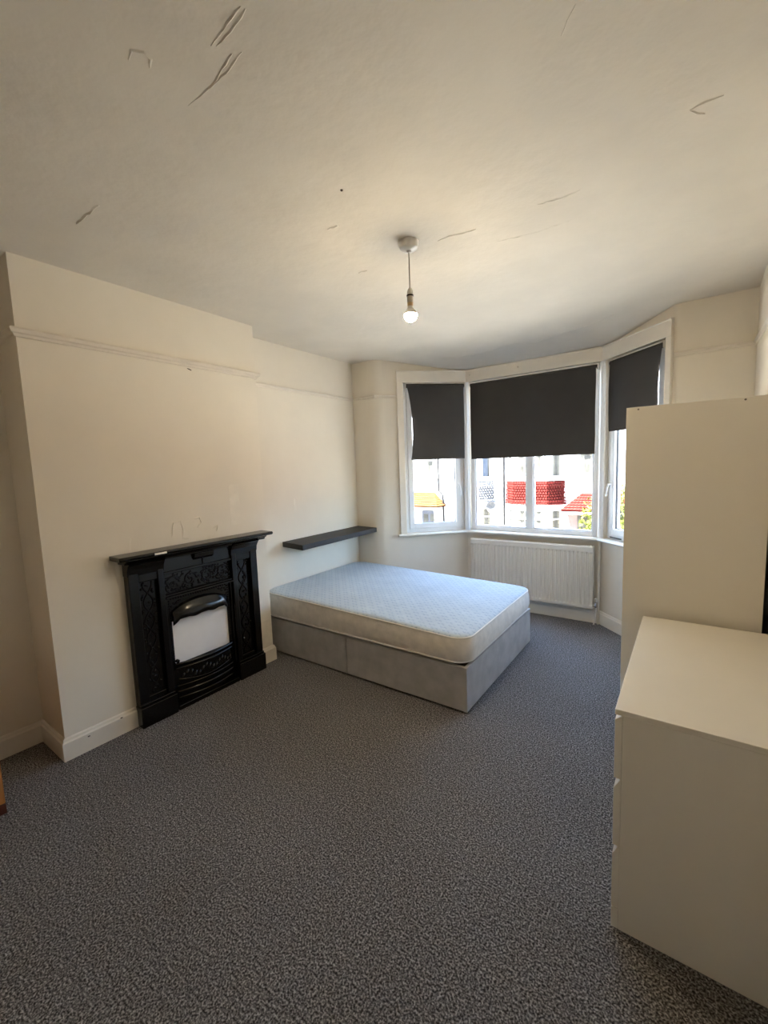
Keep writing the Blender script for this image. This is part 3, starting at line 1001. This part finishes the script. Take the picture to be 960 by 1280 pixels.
# ------------------------------------------------------------------ wardrobe
def wardrobe():
    x0, x1, y0, y1, z1 = -0.278, 0.290, 2.545, 3.545, 1.855
    t = thing('wardrobe', ((x0 + x1) / 2, (y0 + y1) / 2, 0), label='tall off-white wardrobe standing behind the chest of drawers', cat='wardrobe')
    L = ((x0 + x1) / 2, (y0 + y1) / 2, 0)
    P = lambda mb, n, m='furn', par=None, **k: shift(mb, L).obj(n, m, par or t, **k)
    sp = P(MB().box(x0, x1, y0, y0 + 0.018, 0, z1), 'side_panel', bevel=0.001)
    P(MB().box(x0, x1, y1 - 0.018, y1, 0, z1), 'side_panel', bevel=0.001)
    for xx in (-0.225, 0.19):
        P(MB().lathe([(0.0045, y0 - 0.0008), (0.0045, y0 + 0.002)], (xx, 0, z1 - 0.012), 10, axis='y'), 'screw_cap', 'screw', par=sp)
    P(MB().box(x0, x1 - .004, y0 + 0.018, y1 - 0.018, z1 - 0.018, z1), 'top_panel')
    P(MB().box(x0 + 0.03, x1 - .004, y0 + 0.018, y1 - 0.018, 0.06, 0.078), 'bottom_panel')
    P(MB().box(x0 + 0.03, x0 + 0.046, y0 + 0.018, y1 - 0.018, 0, 0.06), 'plinth')
    P(MB().box(x1 - 0.004, x1, y0 + 0.018, y1 - 0.018, 0.0, z1), 'back_panel')
    ym = (y0 + y1) / 2
    for a, b, hy in ((y0 + 0.020, ym - 0.0015, ym - 0.04), (ym + 0.0015, y1 - 0.020, ym + 0.04)):
        d = P(MB().box(x0 + 0.001, x0 + 0.019, a, b, 0.065, z1 - 0.020), 'door', bevel=0.001)
        P(MB().tube([(x0, hy, 0.90), (x0 - 0.028, hy, 0.90), (x0 - 0.028, hy, 1.06), (x0, hy, 1.06)], 0.005, 8), 'handle', 'chrome', par=d)
wardrobe()

# ------------------------------------------------------------------ wooden bedside cabinet at the left frame edge
def cabinet():
    x0, x1, y0, y1, z1 = -3.12, -2.640, 0.02, 0.462, 0.58
    t = thing('wooden_cabinet', ((x0 + x1) / 2, (y0 + y1) / 2, 0), label='orange-brown wooden cabinet cut off by the left frame edge', cat='cabinet')
    L = ((x0 + x1) / 2, (y0 + y1) / 2, 0)
    P = lambda mb, n, m='pine', par=None, **k: shift(mb, L).obj(n, m, par or t, **k)
    for ya in (y0, y1 - 0.018):
        P(MB().box(x0, x1 - 0.016, ya, ya + 0.018, 0.045, z1 - 0.02), 'side_panel', bevel=0.001)
    P(MB().box(x0 - .005, x1 + 0.006, y0 - .008, y1 + .004, z1 - 0.02, z1), 'top_board', bevel=0.003)
    P(MB().box(x0, x0 + 0.006, y0 + 0.018, y1 - 0.018, 0.05, z1 - 0.02), 'back_panel')
    for k in range(3):
        za = 0.055 + k * 0.168
        d = P(MB().box(x1 - 0.015, x1, y0 + 0.003, y1 - 0.003, za, za + 0.162), 'drawer', bevel=0.002)
        P(MB().lathe([(0.008, x1), (0.007, x1 + 0.012), (0.015, x1 + 0.020), (0.012, x1 + 0.027)], (0, (y0 + y1) / 2, za + 0.08), 12, axis='x'), 'knob', par=d)
    for xx in (x0 + 0.02, x1 - 0.022):
        for yy in (y0 + 0.02, y1 - 0.020):
            P(MB().box(xx - 0.019, xx + 0.019, yy - 0.019, yy + 0.019, 0.0, 0.045), 'foot', 'pine_dark', bevel=0.002)
cabinet()

# ------------------------------------------------------------------ pendant lamp
def pendant():
    px, py = -1.222, 2.003
    zc = ceil_z(px, py)
    t = thing('pendant_light', (px, py, zc), label='bare lit bulb hanging on a short white flex from a ceiling rose', cat='lamp')
    MB().lathe([(0.052, 0.001), (0.052, -0.012), (0.049, -0.020), (0.046, -0.032), (0.036, -0.040), (0.012, -0.044), (0.009, -0.052)], (0, 0, 0), 28).obj('ceiling_rose', 'plastic', t, smooth=False, bevel=0.0)
    smooth_by_angle(t.children[0], 35)
    MB().tube([(0, 0, -0.04), (0.001, -0.001, -0.14), (0.000, 0.0, -0.236)], 0.0036, 8).obj('flex', 'flex', t, smooth=True)
    h = MB().lathe([(0.006, -0.228), (0.011, -0.233), (0.016, -0.247), (0.0165, -0.262)], (0, 0, 0), 20).obj('lampholder_cap', 'plastic', t)
    smooth_by_angle(h, 35)
    MB().lathe([(0.0185, -0.262), (0.0185, -0.269)], (0, 0, 0), 20).obj('lampholder_ring', 'black', t)
    MB().lathe([(0.0165, -0.269), (0.0165, -0.300)], (0, 0, 0), 20).obj('lampholder_skirt', 'flex', t)
    MB().lathe([(0.0150, -0.300), (0.0150, -0.318)], (0, 0, 0), 20).obj('bulb_cap', 'brass', t)
    rb, cz, split = 0.034, -0.362, 0.08
    a0, a1 = math.radians(28), math.acos(split)
    body = [(0.0145, -0.318)] + [(rb * math.sin(a), cz + rb * math.cos(a)) for a in [a0 + (a1 - a0) * i / 6 for i in range(7)]]
    o = MB().lathe(body, (0, 0, 0), 24, cap=False).obj('bulb_collar', 'plastic', t, smooth=True)
    globe = [(rb * math.sin(a), cz + rb * math.cos(a)) for a in [a1 + (math.pi * 0.99 - a1) * i / 12 for i in range(13)]]
    MB().lathe(globe, (0, 0, 0), 24).obj('bulb_globe', 'bulb', t, smooth=True)
pendant()

# ------------------------------------------------------------------ cracks and patches in plaster
def ridge(name, pts, nrm, w, h, material, parent, seed=0):
    """thin irregular raised seam following 3D points on a surface"""
    rnd = random.Random(seed)
    nrm = Vector(nrm)
    P = []
    for i in range(len(pts) - 1):
        a, b = Vector(pts[i]), Vector(pts[i + 1])
        k = max(2, int((b - a).length / 0.02))
        for j in range(k):
            P.append(a.lerp(b, j / k))
    P.append(Vector(pts[-1]))
    n = len(P)
    vs, fs = [], []
    for i, p in enumerate(P):
        t = (P[min(i + 1, n - 1)] - P[max(i - 1, 0)]).normalized()
        s = t.cross(nrm).normalized()
        e = math.sin(math.pi * min(1, max(0, (i + 0.3) / n))) ** 0.4
        ww = w * e * rnd.uniform(0.5, 1.3)
        c = p + s * rnd.uniform(-0.3, 0.3) * w
        vs += [tuple(c - s * ww), tuple(c + s * ww * 0.1 + nrm * h * e * rnd.uniform(0.5, 1.2)), tuple(c + s * ww), tuple(c - nrm * 0.004)]
    for i in range(n - 1):
        for k in range(4):
            k2 = (k + 1) % 4
            fs.append((i * 4 + k, i * 4 + k2, (i + 1) * 4 + k2, (i + 1) * 4 + k))
    fs += [(3, 2, 1, 0), ((n - 1) * 4, (n - 1) * 4 + 1, (n - 1) * 4 + 2, (n - 1) * 4 + 3)]
    o = MB().add(vs, fs).obj(name, material, None)
    o.parent = parent
    if parent is not None:
        bpy.context.view_layer.update()
        o.matrix_parent_inverse = parent.matrix_world.inverted()
    return o

def C(*pts):
    return [(x, y, ceil_z(x, y)) for x, y in pts]
DN = (0, 0, -1)
cracks = [
    (C((-1.297, .675), (-1.262, .668), (-1.240, .690), (-1.246, .712), (-1.275, .722)), .005, .004),
    (C((-1.085, .79), (-1.02, .785), (-.94, .778)), .004, .003),
    (C((-1.075, .80), (-1.01, .80), (-.935, .79)), .004, .003),
    (C((-1.311, .857), (-1.22, .86), (-1.12, .862), (-1.034, .851)), .004, .003),
    (C((-1.20, .865), (-1.14, .852), (-1.06, .838)), .004, .003),
    (C((-2.305, .895), (-2.19, .897), (-2.075, .898)), .008, .006),
    (C((-1.101, 2.091), (-1.03, 2.085), (-.97, 2.105), (-.899, 2.113)), .005, .004),
    (C((-.274, 1.291), (-.30, 1.32), (-.323, 1.355)), .003, .003),
    (C((-.041, 1.883), (.0, 1.875), (.048, 1.879)), .004, .004),
    (C((-.041, 1.885), (-.02, 1.92), (0.0, 1.934)), .004, .003),
    (C((-.60, 2.10), (-.50, 2.12), (-.42, 2.11)), .008, .003),
    (C((-.86, 2.30), (-.66, 2.34), (-.48, 2.33)), .006, .002),
    (C((-1.46, 1.65), (-1.40, 1.655)), .012, .004),
    (C((-1.64, 2.11), (-1.58, 2.12)), .010, .004),
]
for i, (p, w, h) in enumerate(cracks):
    ridge('crack', p, DN, w, h, 'ceiling', ceiling, i)
# scraped paint edge curving across the bay ceiling
pe = C((-2.25, 3.95), (-2.0, 4.10), (-1.7, 4.13), (-1.45, 4.06), (-1.2, 4.12), (-.95, 4.05), (-.72, 4.0), (-.5, 3.9))
ridge('paint_edge', pe, DN, 0.006, 0.0035, 'ceiling', ceiling, 77)
MB().lathe([(0.006, 0.0), (0.004, -0.004)], (-1.212, 1.468, ceil_z(-1.212, 1.468)), 10).obj('nail_head', 'trim_chip', ceiling)

EX = (1, 0, 0)
wall_marks = [
    (wall_ch, [(XCH, 1.490, 1.176), (XCH, 1.497, 1.23), (XCH, 1.51, 1.275), (XCH, 1.56, 1.28)], .005, .005, 'wall'),
    (wall_ch, [(XCH, 1.56, 1.28), (XCH, 1.575, 1.22), (XCH, 1.565, 1.16), (XCH, 1.61, 1.15)], .006, .005, 'wall'),
    (wall_ch, [(XCH, 1.66, 1.285), (XCH, 1.70, 1.29), (XCH, 1.71, 1.25), (XCH, 1.68, 1.22)], .007, .006, 'wall'),
    (wall_ch, [(XCH, 1.80, 1.20), (XCH, 1.84, 1.215), (XCH, 1.83, 1.17)], .006, .005, 'wall'),
    (wall_ch, [(XCH, 1.22, 1.135), (XCH, 1.225, 1.21)], .006, .002, 'filler'),
    (wall_ch, [(XCH, 1.70, 2.325), (XCH, 1.73, 2.315)], .005, .003, 'trim_chip'),
    (wall_alc, [(XAL, 2.828, 1.33), (XAL, 2.829, 1.26), (XAL, 2.829, 1.20)], .011, .002, 'filler'),
]
for i, (par, p, w, h, m_) in enumerate(wall_marks):
    ridge('plaster_crack', p, EX, w, h, m_, par, 40 + i)
for par, x, y0, y1, z0, z1 in ((wall_ch, XCH, 1.955, 2.045, 1.20, 1.51),):
    o = MB().box(x, x + 0.0012, y0, y1, z0, z1).obj('filled_patch', 'filler_old', None)
    o.parent = par
    bpy.context.view_layer.update()
    o.matrix_parent_inverse = par.matrix_world.inverted()
# unpainted strip low on the chimney breast beside the fireplace
o = MB().box(XCH, XCH + 0.0012, 2.155, 2.27, 0.135, 0.36).obj('bare_patch', 'patch', None)
o.parent = wall_ch
o.matrix_parent_inverse = wall_ch.matrix_world.inverted()

# ================================================================== outside
GZ = -2.85
def slab(name, material, y0, y1, z, x0=-40, x1=34):
    return MB().box(x0, x1, y0, y1, z - 0.2, z).obj(name, material, kind='structure')
slab('ground_garden_near', 'drive', -10, 9.0, GZ)
slab('ground_verge_left', 'drive', 9.0, 13.0, GZ + 0.02, -40, -8.5)
slab('ground_bounce_strip', 'bounce_strip', 9.0, 13.0, GZ + 0.02, -8.5, -2.8)  # unseen pale strip, added to bounce sunlight up onto the room's ceiling
slab('ground_verge_right', 'drive', 9.0, 13.0, GZ + 0.02, -2.8, 34)
slab('ground_road', 'road', 13.0, 14.6, GZ - 0.08)
slab('ground_pavement_far', 'garden', 14.6, 15.8, GZ + 0.02)
slab('ground_garden_far', 'garden', 15.8, 30.0, GZ)
# the terrace this room belongs to: neighbours either side, storey below, roof above
MB().box(-13.0, XL - 0.13, -4.5, YFL, GZ, 3.0).obj('wall_terrace_left', 'render', kind='structure')
MB().box(XR + 0.13, 9.0, -4.5, YFL, GZ, 3.0).obj('wall_terrace_right', 'render', kind='structure')
MB().box(XL - 0.12, XR + 0.12, -4.5, YFL, GZ, -0.16).obj('wall_lower_storey', 'render', kind='structure')
MB().prism([(-4.9, 3.0), (4.1, 3.0), (-0.4, 6.0)], -13.2, 9.2, axis='x').obj('roof_terrace', 'roof', kind='structure')

def tile_field(mb, p00, p10, p01, p11, rows, cols, th=0.012, scallop=True, lift=0.02):
    """overlapping plates on the quad p00(bottom left) p10(bottom right) p01(top left) p11(top right)"""
    p00, p10, p01, p11 = map(Vector, (p00, p10, p01, p11))
    nrm = (p10 - p00).cross(p01 - p00).normalized()
    def P(u, v):
        return p00.lerp(p10, u).lerp(p01.lerp(p11, u), v)
    for r in range(rows):
        v0, v1 = r / rows, min(1.0, (r + 0.80) / rows)
        pattern = scallop and (0.2 < (r + .5) / rows < 0.75)
        for c in range(cols + 1):
            u0 = (c - (0.5 if r % 2 else 0)) / cols
            u1 = u0 + 1.0 / cols
            u0, u1 = max(0, u0 + 0.09 / cols), min(1, u1 - 0.09 / cols)
            if u1 - u0 < 0.2 / cols:
                continue
            um = (u0 + u1) / 2
            if pattern:
                o = [(u0, v0 + 0.5 / rows), (um, v0 + 0.02 / rows), (u1, v0 + 0.5 / rows), (um, v0 + 0.98 / rows)]
            else:
                o = [(u0, v0), (um, v0), (u1, v0), (u1, v1), (u0, v1)]
            base = [P(u, v) + nrm * (lift * (1 - (v - v0) * rows / 1.3)) for u, v in o]
            n = len(base)
            vs = [tuple(p + nrm * th) for p in base] + [tuple(p) for p in base]
            mb.add(vs, [tuple(range(n)), tuple(range(n, 2 * n))[::-1]] + [(i, n + i, n + (i + 1) % n, (i + 1) % n) for i in range(n)])
    return mb

def house(cx, s, label, band, band_back, porch, porch_back, door, porch_wall='render', side_pane='net', pipe_x=None, dish=False):
    """terraced house: canted bay centred on x=0, porch on side s (+1 right, -1 left)"""
    t = thing('terraced_house', (cx, 18.6, GZ), label=label, cat='house', group='terraced houses across the street')
    X = lambda a, b: (min(s * a, s * b), max(s * a, s * b))
    def P(mb, n, m, par=None, **k):
        return mb.obj(n, m, par or t, **k)
    x0, x1 = X(-1.47, 2.93)
    P(MB().box(x0, x1, 0, 6.0, 0, 5.75), 'wall', 'render')
    # roof
    P(MB().add(*(lambda: ([(x0, -0.35, 5.7), (x1, -0.35, 5.7), (x1, 3.0, 8.2), (x0, 3.0, 8.2), (x0, 6.3, 5.7), (x1, 6.3, 5.7)], [(0, 1, 2, 3), (3, 2, 5, 4), (0, 3, 4), (1, 5, 2), (0, 4, 5, 1)]))()), 'roof', 'roof')
    P(MB().box(*X(-1.45, -0.75), 2.7, 3.4, 7.6, 9.2), 'chimney', 'render')
    fwid, bw, dp = 0.66, 1.18, 0.60
    poly = [(-bw, 0.02), (-fwid, -dp), (fwid, -dp), (bw, 0.02)]
    P(MB().prism(poly, 0, 5.5), 'bay', 'render')
    P(MB().prism([(x * 1.06, y * 1.08 if y < 0 else y) for x, y in poly], 5.5, 5.62), 'bay_cornice', 'render')
    P(MB().prism([(x * 1.05, y * 1.07 if y < 0 else y) for x, y in poly], 3.66, 3.74), 'bay_sill', 'render')
    # tile-hung band with flared foot
    zb, zt = 2.66, 3.64
    bk = [(x * 1.02, y * 1.03 if y < 0 else y) for x, y in poly]
    P(MB().prism(bk, zb + 0.02, zt), 'band_backing', band_back)
    m = MB()
    fl = [(x * 1.075, y * 1.13 if y < 0 else y) for x, y in poly]
    tp = [(x * 1.025, y * 1.04 if y < 0 else y) for x, y in poly]
    for i, cols in ((0, 7), (1, 13), (2, 7)):
        a, b = fl[i], fl[i + 1]
        c, d = tp[i], tp[i + 1]
        tile_field(m, (a[0], a[1], zb), (b[0], b[1], zb), (c[0], c[1], zt), (d[0], d[1], zt), 9, cols)
    P(m, 'tile_band', band, kind='stuff')
    # bay windows, each a frame with a pane
    def win(pa, pb, c0, c1, z0, z1, transom, pane):
        pa, pb = Vector((pa[0], pa[1], 0)), Vector((pb[0], pb[1], 0))
        d = (pb - pa)
        n = Vector((d.y, -d.x, 0)).normalized()
        def quadbox(mb, a, b, za, zc, o0, o1):
            A0, B0 = pa + d * a, pa + d * b
            vs = []
            for z in (za, zc):
                for q, o in ((A0, o0), (B0, o0), (B0, o1), (A0, o1)):
                    v = q + n * o
                    vs.append((v.x, v.y, z))
            mb.add(vs, [(0, 3, 2, 1), (4, 5, 6, 7), (0, 1, 5, 4), (1, 2, 6, 5), (2, 3, 7, 6), (3, 0, 4, 7)])
        wl = d.length
        e = 0.05 / wl
        f = MB()
        quadbox(f, c0, c0 + e, z0, z1, -0.01, 0.05)
        quadbox(f, c1 - e, c1, z0, z1, -0.01, 0.05)
        quadbox(f, c0, c1, z0 - 0.03, z0 + 0.05, -0.01, 0.07)
        quadbox(f, c0, c1, z1 - 0.05, z1, -0.01, 0.05)
        if transom:
            quadbox(f, c0, c1, transom - 0.03, transom + 0.03, -0.01, 0.05)
        fo = P(f, 'window', 'render')
        g = MB()
        quadbox(g, c0 + e, c1 - e, z0 + 0.05, z1 - 0.05, 0.004, 0.02)
        P(g, 'pane', 'hglass', par=fo)
        cu = MB()
        for q0, q1 in ((0.0, 0.30), (0.72, 1.0)) if pane != 'hblue' else ((0.05, 0.75),):
            quadbox(cu, c0 + e + (c1 - c0 - 2 * e) * q0, c0 + e + (c1 - c0 - 2 * e) * q1, z0 + 0.06, z1 - 0.06, 0.016, 0.026)
        P(cu, 'curtain', pane, par=fo)
    L_, A_, B_, R_ = poly
    for z0, z1, tr, up in ((3.80, 5.22, 4.75, True), (1.02, 2.46, 2.06, False)):
        sp = side_pane if up else 'net'
        win(L_, A_, 0.22, 0.78, z0, z1, tr, sp)
        win(A_, B_, 0.08, 0.40, z0, z1, tr, 'net')
        win(A_, B_, 0.60, 0.92, z0, z1, tr, 'net')
        win(B_, R_, 0.22, 0.78, z0, z1, tr, sp)
    # window above the porch
    a, b = X(1.75, 2.35)
    win((a, 0.0), (b, 0.0), 0, 1, 3.85, 5.1, 4.7, 'net')
    P(MB().box(a - .1, b + .1, -0.10, 0.0, 3.72, 3.80), 'window_ledge', 'render')
    # porch: hipped lean-to roof, columns, door
    pa, pb = X(1.26, 2.86)
    z_e, z_r = 2.50, 3.12
    hip = s * 0.62
    e0, e1 = s * 1.26, s * 2.92
    yF = -0.85
    vsr = [(e0, yF, z_e), (e1, yF, z_e), (e1, 0, z_r), (e0 + hip, 0, z_r), (e0, 0, z_e)]
    P(MB().add(vsr + [(x, y, z - 0.06) for x, y, z in vsr], [(0, 1, 2, 3), (0, 3, 4), (5, 9, 8, 7, 6), (0, 5, 6, 1), (1, 6, 7, 2), (4, 9, 5, 0), (2, 7, 8, 3), (3, 8, 9, 4)]), 'porch_roof_deck', porch_back)
    m = MB()
    if s > 0:
        tile_field(m, vsr[0], vsr[1], vsr[3], vsr[2], 7, 12, scallop=False)
        tile_field(m, vsr[4], vsr[0], vsr[3], Vector(vsr[3]) + Vector((0, -0.02, 0)), 7, 6, scallop=False)
    else:
        tile_field(m, vsr[1], vsr[0], vsr[2], vsr[3], 7, 12, scallop=False)
        tile_field(m, vsr[0], vsr[4], Vector(vsr[3]) + Vector((0, -0.02, 0)), vsr[3], 7, 6, scallop=False)
    P(m, 'porch_tiles', porch, kind='stuff')
    P(MB().box(pa, pb, yF, yF + 0.06, z_e - 0.16, z_e - 0.05), 'porch_beam', 'render')
    for xx in (s * 1.40, s * 2.82):
        P(MB().lathe([(0.11, 0), (0.11, 0.3), (0.075, 0.36), (0.07, 2.05), (0.10, 2.15), (0.11, 2.36)], (xx, yF + 0.12, 0), 12), 'porch_column', 'render')
    P(MB().box(pa, pb, -0.03, 0.0, 0, 2.44), 'porch_back_wall', porch_wall)
    da, db = X(1.72, 2.55)
    do = P(MB().box(da, db, -0.09, -0.02, 0.1, 2.2), 'front_door', door, bevel=0.01)
    for k in range(2):
        w2_ = (db - da)
        P(MB().box(da + w2_ * (0.12 + 0.44 * k), da + w2_ * (0.44 + 0.44 * k), -0.105, -0.085, 1.25, 2.05), 'door_pane', 'hglass', par=do)
    if pipe_x is not None:
        xx = pipe_x - cx
        pts = [(xx, -0.08, 5.6), (xx, -0.08, 0.1)]
        if s < 0:
            pts = [(xx, -0.08, 5.6), (xx, -0.08, 3.2), (xx + 0.25, -0.14, 3.0), (xx + 0.32, -0.14, 0.1)]
        P(MB().tube(pts, 0.045, 8), 'drainpipe', 'pipe')
    if dish:
        dc = (1.22, -0.42, 2.50)
        dm = MB()
        vs, fs = [], []
        n = 18
        for j, (r, h) in enumerate(((0.02, 0.10), (0.13, 0.075), (0.22, 0.02), (0.25, 0.0))):
            for k in range(n):
                a = 2 * math.pi * k / n
                vs.append((dc[0] + r * math.cos(a) * 0.95, dc[1] + h, dc[2] + r * math.sin(a)))
        for j in range(3):
            for k in range(n):
                fs.append((j * n + k, j * n + (k + 1) % n, (j + 1) * n + (k + 1) % n, (j + 1) * n + k))
        do_ = P(dm.add(vs, fs), 'satellite_dish', 'dish', smooth=True)
        P(MB().tube([(dc[0], dc[1] + 0.08, dc[2]), (dc[0] - 0.02, dc[1] + 0.3, dc[2] - 0.1), (dc[0] - 0.1, -0.05, dc[2] - 0.1)], 0.02, 6), 'dish_arm', 'pipe', par=do_)
        P(MB().tube([(dc[0], dc[1] + 0.06, dc[2] - 0.24), (dc[0] + .05, dc[1] - 0.26, dc[2] - 0.10)], 0.015, 6), 'dish_feed', 'pipe', par=do_)
    return t

house(-14.26, +1, 'white terraced house at the far left of the row across the street', 'grey_tile', 'grey_dark', 'orange_tile', 'orange_dark', 'bluedoor')
house(-8.40, -1, 'white terraced house with grey tiled bay and orange porch roof', 'grey_tile', 'grey_dark', 'orange_tile', 'orange_dark', 'bluedoor', side_pane='hblue', pipe_x=-9.98, dish=True)
house(-5.40, +1, 'white terraced house with red tiled bay and red porch roof', 'red_tile', 'red_dark', 'red_tile', 'red_dark', 'hglass', porch_wall='pink', pipe_x=-6.72)
house(0.46, -1, 'white terraced house standing behind the bright green street tree', 'red_tile', 'red_dark', 'red_tile', 'red_dark', 'hglass')

# the rest of the terrace opposite, beyond the houses in view
for x0_, x1_ in ((-40.0, -15.76), (1.96, 34.0)):
    MB().box(x0_, x1_, 18.6, 24.6, GZ, 2.9).obj('wall_terrace_opposite', 'brick', kind='structure')
    MB().prism([(18.25, 2.85), (24.9, 2.85), (21.6, 5.35)], x0_, x1_, axis='x').obj('roof_terrace_opposite', 'roof', kind='structure')

# street tree
def tree():
    c = Vector((-1.45, 14.9, -0.55))
    t = thing('street_tree', (c.x, c.y, GZ + 0.02), label='bright green leafy tree on the far pavement beside the red porch', cat='tree')
    L = (c.x, c.y, GZ + 0.02)
    tr = MB().tube([(c.x, c.y, GZ + 0.02), (c.x + 0.03, c.y, -1.9), (c.x - 0.02, c.y + .03, -0.9), (c.x, c.y, -0.2)], 0.07, 8)
    rnd = random.Random(5)
    for k in range(7):
        a = k * 0.9
        tr.tube([(c.x, c.y, -1.6 + 0.12 * k), (c.x + 0.5 * math.cos(a), c.y + 0.5 * math.sin(a), -1.0 + 0.15 * k), (c.x + 0.95 * math.cos(a), c.y + 0.95 * math.sin(a), -0.6 + 0.15 * k)], 0.022, 6)
    shift(tr, L).obj('trunk', 'bark', t)
    m = MB()
    for k in range(5200):
        while True:
            p = Vector((rnd.uniform(-1, 1), rnd.uniform(-1, 1), rnd.uniform(-1, 1)))
            if 0.25 < p.length < 1:
                break
        q = c + Vector((p.x * 1.40, p.y * 1.40, p.z * 1.50)) * (1 + 0.12 * math.sin(5 * p.x + 4 * p.z) * math.sin(6 * p.y + 1))
        u = Vector((rnd.uniform(-1, 1), rnd.uniform(-1, 1), rnd.uniform(-1, 1))).normalized()
        v = u.orthogonal().normalized()
        v.rotate(Matrix.Rotation(rnd.uniform(0, 6.28), 3, u))
        w = u.cross(v)
        s = rnd.uniform(0.05, 0.085)
        m.add([tuple(q - v * s), tuple(q + w * s * 0.5), tuple(q + v * s), tuple(q - w * s * 0.5)], [(0, 1, 2, 3)])
    me = shift(m, L)
    me.obj('foliage', 'leaf', t, kind='stuff')
tree()
